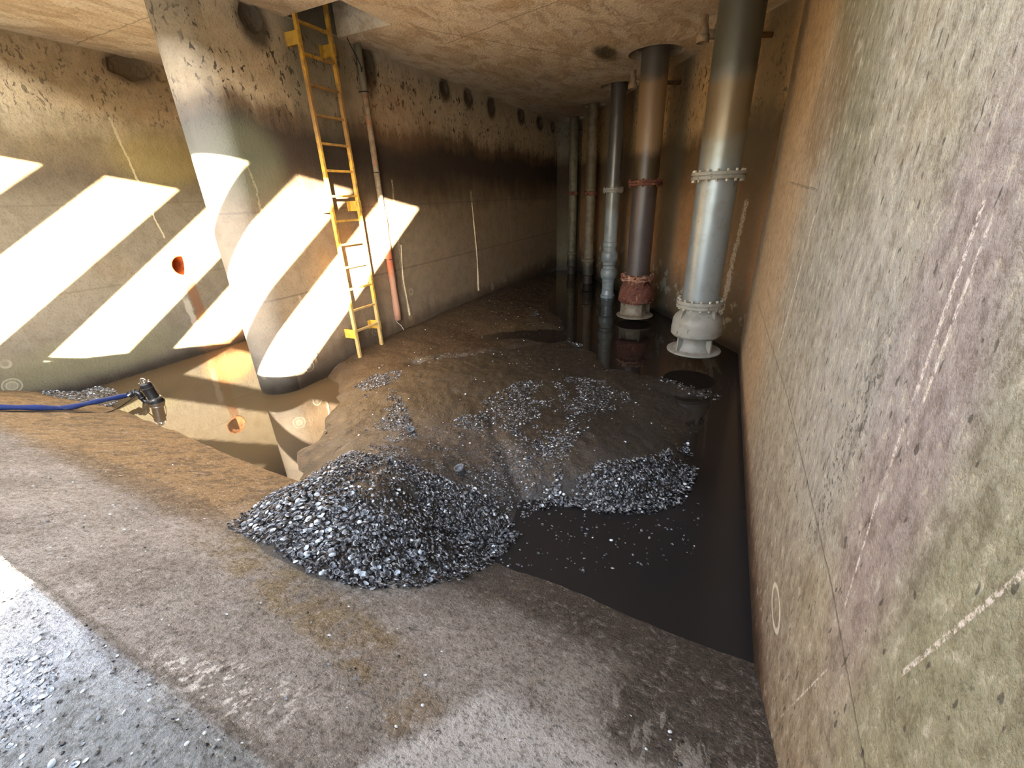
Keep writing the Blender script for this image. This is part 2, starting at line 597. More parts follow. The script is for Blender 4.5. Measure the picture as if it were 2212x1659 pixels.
def mk_ceiling():
    g = G('ceiling concrete')
    p = g.pos()
    n1 = g.noise(p, .9, 5, .6)
    n2 = g.noise(g.vmul(p, (1, .45, 1)), 5, 6, .68, .8)
    n3 = g.noise(p, 38, 4, .6)
    c = g.ramp(n1, [(.3, srgb(236, 226, 208)), (.5, srgb(242, 232, 212)), (.7, srgb(226, 210, 184))], 0, 1)
    c = g.mix(g.mul(g.ss(n2, .48, .62), .7), c, srgb(192, 172, 144))
    big = g.noise(g.vmul(p, (1, .6, 1)), 2.6, 6, .7, .6)
    c = g.mix(g.mul(g.ss(big, .48, .6), .5), c, srgb(198, 174, 138))
    c = g.mix(g.mul(g.ss(big, .44, .34), .5), c, srgb(240, 236, 226))
    c = g.mix(g.mul(g.ss(n2, .42, .3), .45), c, srgb(232, 222, 204))
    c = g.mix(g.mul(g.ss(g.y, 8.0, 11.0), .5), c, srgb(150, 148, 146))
    c = g.mix(g.mul(g.ss(n3, .58, .68), .4), c, srgb(140, 112, 80))
    # board marks
    for a, b in (((-6.5, 3.1), (-4.3, 3.1)), ((-3.2, 5.2), (.3, 4.2)), ((-3.2, 4.6), (-1.5, 7.5)), ((-6.5, 4.2), (-4.6, 4.25))):
        c = g.mix(g.mul(g.line(g.x, g.add(g.y, g.mul(g.math('SUBTRACT', n2, .5), .1)), a, b, .012), .5), c, srgb(120, 98, 70))
    # moss by the second pump
    wv = g.mul(g.math('SUBTRACT', n2, .5), 1.4)
    c = g.mix(g.mul(g.blob(g.x, g.y, -1.69, 6.65, .14, .34, .9, wv), .9), c, srgb(52, 50, 20))
    # damp halo round the pipe holes
    for cx, cy in ((-.124, 5.159), (-1.119, 6.961), (-1.93, 8.517), (-2.731, 9.892)):
        c = g.mix(g.mul(g.blob(g.x, g.y, cx - .1, cy + .2, .6, .6, .9, g.mul(wv, .6)), .3), c, srgb(150, 120, 86))
    h = g.add(g.mul(n2, 1.0), g.mul(n3, .4))
    return g.done(c, .85, g.bump(h, 1.0, .04))


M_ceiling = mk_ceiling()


def mk_floor():
    g = G('floor concrete')
    p = g.pos()
    n1 = g.noise(p, 1.6, 5, .6)
    n2 = g.noise(g.vmul(p, (1, .6, 1)), 9, 6, .7, .4)
    n3 = g.noise(p, 70, 4, .65)
    wv = g.mul(g.math('SUBTRACT', n1, .5), .8)
    w2 = g.mul(g.math('SUBTRACT', n2, .5), .35)
    base = g.mix(g.ss(n1, .35, .65), srgb(118, 110, 100), srgb(150, 142, 132))
    c = base
    # grey band below the lip of the ramp
    yy = g.add(g.add(g.y, g.mul(g.x, .055)), g.mul(w2, .35))
    # ochre silt stain on the left part of the ramp
    oc = g.mul(g.ss(g.add(g.y, g.mul(w2, .6)), .78, .98), g.ss(g.add(g.x, wv), -1.9, -2.5))
    c = g.mix(g.mul(oc, .9), c, srgb(144, 114, 70))
    c = g.mix(g.mul(g.mul(oc, g.ss(n2, .46, .6)), .75), c, srgb(94, 74, 48))
    c = g.mix(g.mul(g.blob(g.x, g.y, -3.05, .93, 1.0, .11, .8, g.mul(wv, .6)), .5), c, srgb(84, 72, 58))
    # ochre band crossing to the right of the heap
    c = g.mix(g.mul(g.line(g.add(g.x, g.mul(w2, .4)), g.add(g.y, g.mul(w2, .3)), (-2.0, .83), (-.95, .68), .15), g.ss(n2, .35, .6)), c, srgb(122, 106, 78))
    c = g.mix(g.mul(g.line(g.add(g.x, g.mul(w2, .4)), g.add(g.y, g.mul(w2, .3)), (-.95, .68), (-.62, .55), .10), g.mul(g.ss(n2, .35, .6), .7)), c, srgb(122, 102, 72))
    # wet dark silt by the water at the right
    wet = g.ss(g.add(g.y, g.mul(w2, .9)), 1.02, 1.30)
    wet = g.mul(wet, g.ss(g.add(g.x, wv), -1.7, -1.1))
    wet = g.math('MAXIMUM', wet, g.mul(g.ss(g.add(g.x, g.mul(w2, 1.0)), -.25, -.05), g.ss(g.add(g.y, g.mul(w2, .6)), .68, .84)))
    c = g.mix(g.mul(wet, .9), c, g.mix(g.ss(n3, .4, .62), srgb(50, 42, 35), srgb(84, 74, 62)))
    # pale grey patch
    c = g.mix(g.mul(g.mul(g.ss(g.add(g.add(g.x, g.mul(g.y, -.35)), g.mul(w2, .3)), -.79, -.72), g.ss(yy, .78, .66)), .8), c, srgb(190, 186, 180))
    # lime scrape over the lip
    sc = g.ss(g.noise(g.vmul(p, (3, 1.2, 3)), 16, 3, .6), .52, .6)
    c = g.mix(g.mul(g.mul(g.blob(g.add(g.x, g.mul(g.y, -1.6)), g.y, -1.68, .29, .22, .15, .9, wv), sc), .8), c, srgb(212, 204, 192))
    c = g.mix(g.mul(g.mul(g.blob(g.add(g.x, g.mul(g.y, -1.6)), g.y, -1.65, .22, .09, .04, .6, g.mul(wv, .5)), 1.0), .8), c, srgb(206, 206, 200))
    # whitish drips on the wet part
    dr = g.ss(g.noise(g.vmul(p, (14, 2.2, 2.2)), 2.0, 3, .6), .57, .6)
    c = g.mix(g.mul(g.mul(dr, g.mul(g.ss(g.y, 1.1, .95), g.ss(g.y, .6, .75))), g.mul(g.ss(g.x, -.4, -.2), .65)), c, srgb(150, 144, 134))
    # upper floor, the bluish skylight on it painted into its colour
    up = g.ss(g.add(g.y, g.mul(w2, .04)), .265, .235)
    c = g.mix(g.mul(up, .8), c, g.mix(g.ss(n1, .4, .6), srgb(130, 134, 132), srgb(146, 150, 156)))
    c = g.mix(g.mul(g.line(g.x, g.add(g.y, g.mul(w2, .05)), (-4.5, .262), (.4, .262), .02), .5), c, srgb(84, 76, 66))
    # grain
    mot = g.noise(p, 28, 5, .75)
    c = g.mix(g.mul(g.ss(mot, .5, .64), .6), c, g.mix(1.0, c, srgb(150, 142, 132), 'MULTIPLY'))
    c = g.mix(g.mul(g.ss(mot, .46, .34), .35), c, srgb(196, 190, 182))
    c = g.mix(g.mul(g.ss(n3, .5, .66), .6), c, g.mix(1.0, c, srgb(120, 112, 104), 'MULTIPLY'))
    gr = g.ss(g.noise(p, 150, 2, .5), .66, .7)
    c = g.mix(g.mul(gr, .5), c, srgb(206, 200, 190))
    rg = g.math('SUBTRACT', .75, g.mul(wet, .35))
    h = g.add(g.add(g.mul(n2, .5), g.mul(n3, .8)), mot)
    return g.done(c, rg, g.bump(h, .9, .015))


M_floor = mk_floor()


def mk_mud():
    g = G('wet silt')
    p = g.pos()
    n1 = g.noise(p, 1.4, 4, .6)
    n2 = g.noise(g.vmul(p, (1, .8, 1)), 10, 6, .7, 1.0)
    n3 = g.noise(p, 60, 5, .65)
    c = g.mix(g.ss(n1, .35, .65), srgb(44, 39, 33), srgb(54, 47, 39))
    # browner to the left where its lit tan is painted in, black to the far end
    c = g.mix(g.mul(g.ss(g.add(g.x, g.mul(g.y, -.1)), -2.6, -3.6), .8), c, srgb(84, 66, 45))
    c = g.mix(g.mul(g.blob(g.x, g.y, -2.4, 3.5, .9, .9, .9, g.mul(g.math('SUBTRACT', n1, .5), 1.2)), .5), c, srgb(70, 60, 43))
    c = g.mix(g.mul(g.ss(g.y, 5.0, 8.0), .6), c, srgb(40, 36, 32))
    c = g.mix(g.mul(g.ss(g.x, -1.3, -.4), .5), c, srgb(48, 45, 42))
    cr = g.mul(g.blob(g.x, g.y, -1.75, 2.25, .85, .5, .8, g.mul(g.math('SUBTRACT', n1, .5), 1.0)), g.ss(n3, .42, .6))
    c = g.mix(g.mul(cr, .45), c, srgb(112, 110, 108))
    c = g.mix(g.mul(g.ss(n2, .5, .7), .4), c, srgb(54, 47, 40))
    n4 = g.noise(p, 140, 3, .6)
    c = g.mix(g.mul(g.ss(n4, .55, .68), .5), c, srgb(96, 86, 72))
    h = g.add(g.mul(n2, 1.0), g.mul(n3, .35))
    return g.done(c, g.ramp(n2, [(.3, (.22,) * 3), (.7, (.42,) * 3)], 0, 1), g.bump(h, .8, .025), Specular_IOR_Level=.5)


M_mud = mk_mud()


def mk_water():
    g = G('murky water')
    p = g.pos()
    n = g.noise(g.vmul(p, (1, .5, 1)), 5, 3, .5, .3)
    c = g.mix(g.ss(g.x, -3.4, -2.6), srgb(78, 64, 44), srgb(34, 30, 27))  # left bay tan: sunlight on silty water painted into the colour
    c = g.mix(g.mul(g.mul(g.ss(g.y, 2.9, 2.3), g.ss(g.x, -1.6, -1.2)), .9), c, srgb(34, 33, 33))
    r = g.mix(g.mul(g.ss(g.y, 3.4, 2.5), g.ss(g.x, -1.6, -1.2)), (.02,) * 3 + (1,), (.16,) * 3 + (1,))
    return g.done(c, r, g.bump(n, .06, .01), IOR=1.33)


M_water = mk_water()


def paint(name, base, dirt, rust, amt, lo=0, hi=3.6, metal=0.0, rough=.45, bands=None, scale=9):
    g = G(name)
    p = g.pos()
    n1 = g.noise(p, scale, 5, .65)
    n2 = g.noise(g.vmul(p, (1, 1, .35)), 18, 4, .6)
    c = g.mix(g.mul(g.ss(n1, .5 - amt * .25, .62), .8), base, dirt)
    c = g.mix(g.mul(g.ss(n2, .66 - amt * .2, .72), .9), c, rust)
    if bands:
        zz = g.add(g.z, g.mul(g.math('SUBTRACT', g.noise(p, 3, 4, .6), .5), .35))
        for z0, z1, col, k in bands:
            m = g.mul(g.ss(zz, z0 - .1, z0 + .1), g.ss(zz, z1 + .1, z1 - .1))
            c = g.mix(g.mul(m, k), c, col)
    return g.done(c, rough, g.bump(g.add(n1, g.mul(n2, .5)), .25, .006), Metallic=metal)


M_p1 = paint('grey pump paint', srgb(142, 150, 152), srgb(130, 136, 134), srgb(100, 84, 66), .05, metal=.4, rough=.36, scale=4,
             bands=[(2.35, 2.85, srgb(126, 104, 66), .8), (2.85, 5, srgb(86, 86, 74), .9), (2.15, 2.35, srgb(130, 124, 100), .5)])
M_p1b = paint('grey cast bowl paint', srgb(146, 144, 136), srgb(128, 126, 116), srgb(100, 92, 80), .12, rough=.5, scale=7)
M_p2 = paint('dark column paint', srgb(74, 66, 66), srgb(62, 56, 54), srgb(96, 66, 44), .05, rough=.4, scale=5,
             bands=[(2.4, 3.3, srgb(142, 118, 88), .85), (2.0, 2.4, srgb(66, 54, 34), .85), (3.3, 5, srgb(80, 80, 76), .8)])
M_rust = paint('flaking rust', srgb(112, 66, 52), srgb(82, 48, 38), srgb(150, 108, 82), .7, rough=.85, scale=22)
M_rustpale = paint('pale rust', srgb(158, 120, 98), srgb(134, 92, 72), srgb(180, 152, 128), .7, rough=.85, scale=24)
M_p2b = paint('limed bell paint', srgb(132, 124, 108), srgb(106, 92, 74), srgb(96, 62, 44), .35, rough=.6, scale=12)
M_p3 = paint('slate grey pump paint', srgb(134, 142, 144), srgb(114, 122, 124), srgb(90, 84, 76), .05, rough=.3, scale=5,
             bands=[(2.0, 5, srgb(66, 62, 58), .85), (1.6, 2.1, srgb(104, 96, 78), .5)])
M_p4 = paint('old column paint', srgb(112, 102, 84), srgb(88, 78, 60), srgb(120, 74, 42), .3, rough=.6, scale=8,
             bands=[(2.0, 2.6, srgb(80, 72, 48), .5), (-1, .42, srgb(38, 34, 30), .9)])
M_p5 = paint('olive column paint', srgb(104, 100, 80), srgb(80, 78, 60), srgb(110, 80, 48), .3, rough=.6, scale=8,
             bands=[(-1, .4, srgb(36, 33, 30), .9)])
M_yellow = paint('yellow ladder paint', srgb(206, 158, 60), srgb(150, 118, 66), srgb(104, 66, 36), .35, rough=.5, scale=14,
                 bands=[(2.45, 3.1, srgb(122, 92, 60), .75), (-1, .75, srgb(168, 148, 104), .7)])
M_yellow_clean = paint('yellow bracket paint', srgb(204, 164, 66), srgb(180, 142, 62), srgb(120, 84, 40), .15, rough=.5, scale=10)
M_conduit = paint('limed conduit', srgb(128, 112, 88), srgb(100, 82, 60), srgb(150, 80, 54), .3, rough=.8, scale=16,
                  bands=[(1.0, 1.75, srgb(168, 88, 56), .85), (-1, 1.0, srgb(164, 120, 98), .85), (3.1, 5, srgb(118, 118, 104), .7)])
M_fit = paint('weathered fitting', srgb(160, 140, 112), srgb(120, 102, 80), srgb(90, 70, 50), .3, rough=.7, scale=18)
M_black = paint('black rubber', srgb(24, 25, 27), srgb(34, 36, 38), srgb(50, 50, 50), .1, rough=.28, scale=12)
M_wire = paint('black wire', srgb(28, 26, 24), srgb(34, 32, 30), srgb(50, 46, 40), .1, rough=.6)
M_pale_wire = paint('bare wire', srgb(188, 180, 168), srgb(150, 140, 130), srgb(110, 100, 90), .2, rough=.4)
M_steel = paint('wet steel', srgb(176, 178, 178), srgb(140, 140, 140), srgb(120, 110, 100), .1, metal=.9, rough=.25, scale=20)
M_bolt = paint('bolt metal', srgb(190, 184, 166), srgb(150, 140, 120), srgb(120, 90, 60), .2, metal=.2, rough=.45, scale=40)
M_blue = paint('blue hose fabric', srgb(30, 50, 106), srgb(44, 64, 112), srgb(110, 110, 110), .15, rough=.55, scale=10)
M_cap = paint('grey plastic cap', srgb(104, 108, 112), srgb(80, 82, 84), srgb(60, 58, 54), .2, rough=.4, scale=20)
M_sky_block = paint('dark blocking slab', srgb(58, 50, 44), srgb(44, 38, 34), srgb(80, 56, 40), .2, rough=.9)  # dark colour of the added slab above the ceiling holes
M_outlet = paint('rusty outlet lining', srgb(150, 96, 56), srgb(116, 66, 36), srgb(80, 44, 26), .4, rough=.9, scale=12)
M_lime = paint('lime crust', srgb(196, 184, 156), srgb(170, 150, 118), srgb(150, 130, 100), .3, rough=.9, scale=20)
M_sun_screen = paint('sun screen plate', srgb(120, 114, 104), srgb(100, 92, 80), srgb(110, 80, 50), .2, rough=.8)
M_outside = paint('outside concrete', srgb(170, 160, 140), srgb(150, 140, 120), srgb(120, 110, 90), .2, rough=.9, scale=2)


def mk_shell():
    g = G('clam shell')
    a = g.t.nodes.new('ShaderNodeAttribute')
    a.attribute_name = 'tone'
    n = g.noise(g.pos(), 160, 3, .5)
    c = g.mix(g.mul(n, .25), a.outputs['Color'], srgb(40, 40, 44))
    return g.done(c, .28, None, Specular_IOR_Level=.6)


M_shell = mk_shell()

# ------------------------------------------------------------------ the setting
def box_obj(name, lo, hi, mat):
    bm = bmesh.new()
    add_box(bm, lo, hi)
    return from_bm(name, bm, mat)


def cyl_cut(cx, cy, r, z0, z1, seg=48):
    bm = bmesh.new()
    add_lathe(bm, [(r, z0), (r, z1)], seg, (cx, cy))
    return bm


def ellipsoid_cut(c, s, seed=0):
    bm = bmesh.new()
    bmesh.ops.create_icosphere(bm, subdivisions=2, radius=1)
    rr = random.Random(seed)
    for v in bm.verts:
        k = rr.uniform(.85, 1.12)
        v.co = Vector((c[0] + v.co.x * s[0] * k, c[1] + v.co.y * s[1] * k, c[2] + v.co.z * s[2] * k))
    return bm


# pumps: positions on the water plan, hole radii
PUMP = [(-.124, 5.159), (-1.119, 6.961), (-1.93, 8.517), (-2.731, 9.892), (-3.518, 11.113)]
HOLE = [.37, .345, .30, .24, .24]

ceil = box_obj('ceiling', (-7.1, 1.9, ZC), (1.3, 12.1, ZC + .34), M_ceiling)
cutters = [cyl_cut(x, y, r, ZC - .2, ZC + .5) for (x, y), r in zip(PUMP, HOLE)]
hb = bmesh.new()
add_box(hb, (XP - .004, 3.73, ZC - .2), (-3.36, 4.41, ZC + .5))
cutters.append(hb)
cut(ceil, cutters)
struct(ceil)

struct(box_obj('sky_block_slab', (-7.1, 4.6, ZC + .56), (1.3, 12.1, ZC + .8), M_sky_block))  # unseen slab added to keep skylight out of the ceiling holes

# pier between the two bays, rounded nose towards the camera
bm = bmesh.new()
NR = .26
cxn, cyn = XP - NR, 2.945
prof = [(XP, YF)] + [(XP, y) for y in (9.0, 6.5, 4.5)] + [(cxn + NR * math.cos(-a), cyn + NR * math.sin(-a)) for a in np.linspace(0, PI, 28)] + [(XP - 2 * NR, YF)]
lowr = [bm.verts.new((x, y, -.6)) for x, y in prof]
topr = [bm.verts.new((x, y, ZC + .01)) for x, y in prof]
n = len(prof)
for i in range(n):
    bm.faces.new((lowr[i], lowr[(i + 1) % n], topr[(i + 1) % n], topr[i]))
bm.faces.new(lowr[::-1])
bm.faces.new(topr)
pier = from_bm('wall_pier', bm, M_pier)
notch = NOTCH
cut(pier, [ellipsoid_cut((XP, y, z), (.07, a, b), i) for i, (y, z, a, b) in enumerate(notch)])
struct(pier)
sm = pier.data
for p in sm.polygons:
    nn = p.normal
    if abs(nn.z) < .5 and p.center.y < 2.95 and p.center.x < XP - .001:
        p.use_smooth = True

bay = box_obj('wall_left', (XB - .4, -2.0, -.6), (XB, 12.0, 4.6), M_bay)
oc = bmesh.new()
bmesh.ops.create_cone(oc, cap_ends=True, segments=40, radius1=.13, radius2=.13, depth=.9)
for v in oc.verts:
    v.co = Vector((v.co.z + XB, v.co.y + 3.43, v.co.x + 1.225))
cut(bay, [oc, ellipsoid_cut((XB, 3.56, 3.45), (.07, .24, .13), 20)])
struct(bay)
# sleeve of the pipe outlet, a part of the wall
bm = bmesh.new()
for r0, r1 in ((.128, .12),):
    ringo = []
    for xx, r in ((XB + .006, .145), (XB + .008, .122), (XB - .37, .118)):
        ringo.append([bm.verts.new((xx, 3.43 + r * math.cos(2 * PI * k / 40), 1.225 + r * math.sin(2 * PI * k / 40))) for k in range(40)])
    for a, b in zip(ringo, ringo[1:]):
        for k in range(40):
            bm.faces.new((a[k], a[(k + 1) % 40], b[(k + 1) % 40], b[k]))
    bm.faces.new(ringo[-1])
sl = from_bm('outlet_pipe', bm, M_outlet, bay, smooth=True)
sl['label'] = 'rusty round pipe outlet in the bay wall'

wr = box_obj('wall_right', (XR, -.32, -.6), (XR + .45, RC[1], 4.9), M_right)
struct(wr)

# pump wall behind the columns
bm = bmesh.new()
a0 = Vector((RC[0], RC[1], 0)) - PWD * .0
a1 = a0 + PWD * 7.3
q = [a0, a1, a1 + PWN * .45, a0 + PWN * .45 + Vector((.2, -.2, 0))]
lo_ = [bm.verts.new((v.x, v.y, -.6)) for v in q]
hi_ = [bm.verts.new((v.x, v.y, ZC + .01)) for v in q]
for i in range(4):
    bm.faces.new((lo_[i], lo_[(i + 1) % 4], hi_[(i + 1) % 4], hi_[i]))
bm.faces.new(lo_[::-1])
bm.faces.new(hi_)
struct(from_bm('wall_pump_side', bm, M_pump))
struct(box_obj('wall_far', (-7.0, YF, -.6), (-1.0, YF + .45, ZC + .01), M_far))

# hatch well above the ladder
bm = bmesh.new()
hx0, hx1, hy0, hy1, hz = XP, -3.36, 3.73, 4.41, 4.6
add_box(bm, (hx0 - .15, hy0 - .15, ZC + .02), (hx0, hy1 + .15, hz))
add_box(bm, (hx1, hy0 - .15, ZC + .341), (hx1 + .15, hy1 + .15, hz))
add_box(bm, (hx0, hy0 - .15, ZC + .341), (hx1, hy0, hz))
add_box(bm, (hx0, hy1, ZC + .341), (hx1, hy1 + .15, hz))
add_box(bm, (hx0 - .15, hy0 - .15, hz), (hx1 + .15, hy1 + .15, hz + .08))
hatch = from_bm('trim_1', bm, M_far)
struct(hatch)

# unseen screen added behind the camera, slanting openings shaped to cast the sun patches
YS = -.3
def screen():
    zb, zt, z_lo, z_hi = .80, 2.93, -.6, 4.5
    k = 1.92
    bm = bmesh.new()
    t = .02
    def quad(pts):
        f = [bm.verts.new((x, YS, z)) for x, z in pts]
        b = [bm.verts.new((x, YS - t, z)) for x, z in pts]
        m = len(pts)
        bm.faces.new(f)
        bm.faces.new(b[::-1])
        for i in range(m):
            bm.faces.new((f[i], b[i], b[(i + 1) % m], f[(i + 1) % m]))
    x0, x1 = -6.6, XR + .4
    quad([(x0, zt), (x1, zt), (x1, z_hi), (x0, z_hi)])
    # lower edge, dipped over one short stretch for the floor sun patch
    quad([(x0, z_lo), (-2.62, z_lo), (-2.62, zb), (x0, zb)])
    quad([(-2.62, z_lo), (-1.64, z_lo), (-1.64, .745), (-2.62, .745)])
    quad([(-1.64, z_lo), (x1, z_lo), (x1, zb), (-1.64, zb)])
    right = .38
    quad([(right, zt), (right - k, zb), (x1, zb), (x1, zt)])
    for i in range(5):
        r = right - .962 * i - .575
        l = right - .962 * (i + 1)
        quad([(l, zt), (l - k, zb), (r - k, zb), (r, zt)])
    r = right - .962 * 5 - .575
    quad([(x0, zt), (x0, zb), (r - k if r - k > x0 else x0, zb), (r, zt)])
    return from_bm('sun_screen', bm, M_sun_screen)
struct(screen())

# floor: apron sloping down into the water, flat upper floor behind the lip
def floor_mesh():
    xs = np.linspace(-6.6, .45, 140)
    ys = np.concatenate([np.array([-8.0, -4.0, -2.0]), np.linspace(-1.0, .2, 22), np.linspace(.215, .30, 12), np.linspace(.33, 4.0, 80), np.array([6, 9, 11.9])])
    Xg, Yg = np.meshgrid(xs, ys)
    lipn = .012 * vnoise(Xg, Xg * 0 + 3.3, 2.1)
    Zg = ramp_z(Xg, Yg + lipn)
    Zg = np.maximum(Zg, -.35)
    Zg = Zg + .004 * vnoise(Xg, Yg, 5) + .002 * vnoise(Xg, Yg, 17)
    v = np.stack([Xg.ravel(), Yg.ravel(), Zg.ravel()], 1)
    nx, ny = len(xs), len(ys)
    idx = np.arange(nx * ny).reshape(ny, nx)
    f = np.stack([idx[:-1, :-1].ravel(), idx[:-1, 1:].ravel(), idx[1:, 1:].ravel(), idx[1:, :-1].ravel()], 1)
    me = bpy.data.meshes.new('floor')
    me.from_pydata(v.tolist(), [], f.tolist())
    for p in me.polygons:
        p.use_smooth = True
    return me
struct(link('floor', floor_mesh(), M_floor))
struct(box_obj('outside_ground', (-30, -30, .3), (30, -1.2, .6), M_outside))  # unseen ground added to stop sky light leaking up through the openings

# ------------------------------------------------------------------ water and silt
bm = bmesh.new()
wpts = [(XB, .9), (XR, .9), (XR, RC[1]), (RC[0] - .552 * 6.95, YF), (XP, YF), (XP, cyn)]
wpts += [(cxn + NR * math.cos(-a), cyn + NR * math.sin(-a)) for a in np.linspace(0, PI, 20)[1:-1]]
wpts += [(XP - 2 * NR, cyn), (XP - 2 * NR, YF), (XB, YF)]
vs = [bm.verts.new((x, y, 0)) for x, y in wpts]
bmesh.ops.triangulate(bm, faces=[bm.faces.new(vs)])
water = from_bm('water', bm, M_water)
tag(water, 'dark murky water standing over the floor of both bays', 'water', kind='stuff')

MAIN = [(-3.0, 1.95), (-3.05, 2.15), (-3.2, 2.41), (-3.41, 2.81), (-3.75, 3.1), (-4.2, 3.3), (-4.7, 3.5), (-4.7, 11.3),
        (-3.9, 11.0), (-3.2, 9.0), (-2.71, 7.34), (-2.12, 6.44), (-2.0, 6.0), (-2.7, 5.72), (-3.1, 5.35), (-2.9, 5.3), (-2.4, 5.5), (-1.97, 5.53), (-1.73, 5.66),
        (-1.29, 5.15), (-1.03, 4.76), (-.66, 4.73), (-.44, 4.67), (-.04, 4.51), (.22, 4.36), (.12, 4.24), (-.15, 4.16),
        (-.03, 3.89), (.04, 3.09), (.01, 2.65), (-.19, 2.33), (-.47, 2.21), (-.79, 2.2), (-.95, 2.08), (-.98, 1.85),
        (-1.0, 1.54), (-.99, 1.32), (-1.09, 1.12), (-1.22, .92), (-1.4, .86), (-1.68, .86), (-1.91, .89), (-2.1, .90), (-2.33, 1.16),
        (-2.5, 1.5), (-2.75, 1.75)]


def mud_height(x, y):
    wob = .05 * vnoise(x, y, 3.1) + .025 * vnoise(x, y, 9)
    d = poly_sd(MAIN, x, y) + wob
    gx = lambda cx, cy, rx, ry: np.exp(-((x - cx) / rx) ** 2 - ((y - cy) / ry) ** 2)
    hm = .11 + .26 * gx(-1.8, 1.62, .65, .5) + .10 * gx(-.5, 2.75, .6, .5) + .16 * gx(-4.3, 6.5, .9, 3.2) + .07 * gx(-2.3, 3.6, .8, .8) + .04 * gx(-.7, 3.8, .7, .5)
    w = .22 + .28 * np.clip((y - 3) / 3, 0, 1)
    base = np.maximum(ramp_z(x, y), 0.0) - .012
    inside = hm * (1 - np.exp(-np.maximum(d, 0) / w))
    z = base + np.where(d > 0, inside, d * .9)
    # crease between the heaps and the long ledge
    def seg(ax, ay, bx, by, wd, dp):
        t = np.clip(((x - ax) * (bx - ax) + (y - ay) * (by - ay)) / ((bx - ax) ** 2 + (by - ay) ** 2), 0, 1)
        dd = np.hypot(x - ax - t * (bx - ax), y - ay - t * (by - ay)) + .03 * vnoise(x, y, 6)
        return -dp * np.exp(-(np.maximum(dd, 0) / wd) ** 2)
    z = z + np.where(d > 0, seg(-.85, 2.0, -1.15, 2.3, .09, .04) + seg(-1.15, 2.3, -1.62, 2.88, .05, .02)
                     + seg(-3.42, 3.2, -3.16, 3.87, .05, .035) + seg(-3.16, 3.87, -2.5, 4.56, .05, .05) + seg(-2.5, 4.56, -2.1, 5.15, .05, .045), 0)
    rough = .014 * vnoise(x, y, 5) + .006 * vnoise(x + .5 * y, y * .6, 22) + .003 * vnoise(x, y, 45)
    z = z + rough * np.clip(d / .1, 0, 1)
    return z, d


def grid_mesh(name, xs, ys, fn, keep=-.12):
    Xg, Yg = np.meshgrid(xs, ys)
    Zg, D = fn(Xg, Yg)
    nx, ny = len(xs), len(ys)
    idx = np.arange(nx * ny).reshape(ny, nx)
    ok = D > keep
    okf = ok[:-1, :-1] | ok[:-1, 1:] | ok[1:, 1:] | ok[1:, :-1]
    f = np.stack([idx[:-1, :-1][okf], idx[:-1, 1:][okf], idx[1:, 1:][okf], idx[1:, :-1][okf]], 1)
    used = np.unique(f)
    remap = -np.ones(nx * ny, int)
    remap[used] = np.arange(len(used))
    v = np.stack([Xg.ravel(), Yg.ravel(), Zg.ravel()], 1)[used]
    me = bpy.data.meshes.new(name)
    me.from_pydata(v.tolist(), [], remap[f].tolist())
    me.polygons.foreach_set('use_smooth', [True] * len(me.polygons))
    return me


mud = link('silt_bank', grid_mesh('silt_bank', np.concatenate([np.arange(-4.088, -3.0, .04), np.arange(-3.0, .36, .022)]),
                                  np.concatenate([np.arange(.75, 4.6, .022), np.arange(4.6, 11.5, .05)]), mud_height), M_mud)
tag(mud, 'dark wet silt bank heaped between the pier and the pumps', 'mud', kind='stuff')

HEAP2 = [(-6.6, 1.55), (-6.6, 2.15), (-6.2, 2.12), (-5.75, 1.95), (-5.65, 1.8), (-6.0, 1.68), (-6.3, 1.52)]
def heap2_height(x, y):
    d = poly_sd(HEAP2, x, y) + .04 * vnoise(x, y, 5)
    base = np.maximum(ramp_z(x, y), 0.0) - .012
    z = base + np.where(d > 0, .06 * (1 - np.exp(-np.maximum(d, 0) / .1)), d * .7) + .006 * vnoise(x, y, 14)
    return z, d
h2 = link('silt_heap', grid_mesh('silt_heap', np.arange(-6.548, -5.4, .03), np.arange(1.3, 2.4, .03), heap2_height), M_mud)
tag(h2, 'small heap of silt and shells against the left bay wall behind the hose', 'mud', kind='stuff')

# ------------------------------------------------------------------ shells
SEG = 9
def shell_proto(seed, seg=SEG, rings=((1.0, 0.0), (.86, .12), (.5, .36)), bottom=.42):
    """open clam half: rim ring, inner rings, umbo; vertices, faces and a per-vertex rim weight"""
    rr = random.Random(seed)
    ex = rr.uniform(.72, .9)
    V, F, Wt = [], [], []
    off = rr.uniform(.15, .3)
    for j, (r, dz) in enumerate(rings):
        for k in range(seg):
            a = 2 * PI * k / seg
            rad = r * (1 + .06 * math.sin(2 * a + seed))
            V.append((rad * math.cos(a) - off * (1 - r), rad * ex * math.sin(a), -dz))
            Wt.append((1.0, .25, .05)[j])
    V.append((-off, 0, -bottom))
    Wt.append(.1)
    for j in range(len(rings) - 1):
        for k in range(seg):
            F.append((j * seg + k, j * seg + (k + 1) % seg, (j + 1) * seg + (k + 1) % seg, (j + 1) * seg + k))
    last = (len(rings) - 1) * seg
    for k in range(seg):
        F.append((last + k, last + (k + 1) % seg, len(V) - 1))
    return np.array(V), F, np.array(Wt)


PROTO = [shell_proto(i) for i in range(6)]

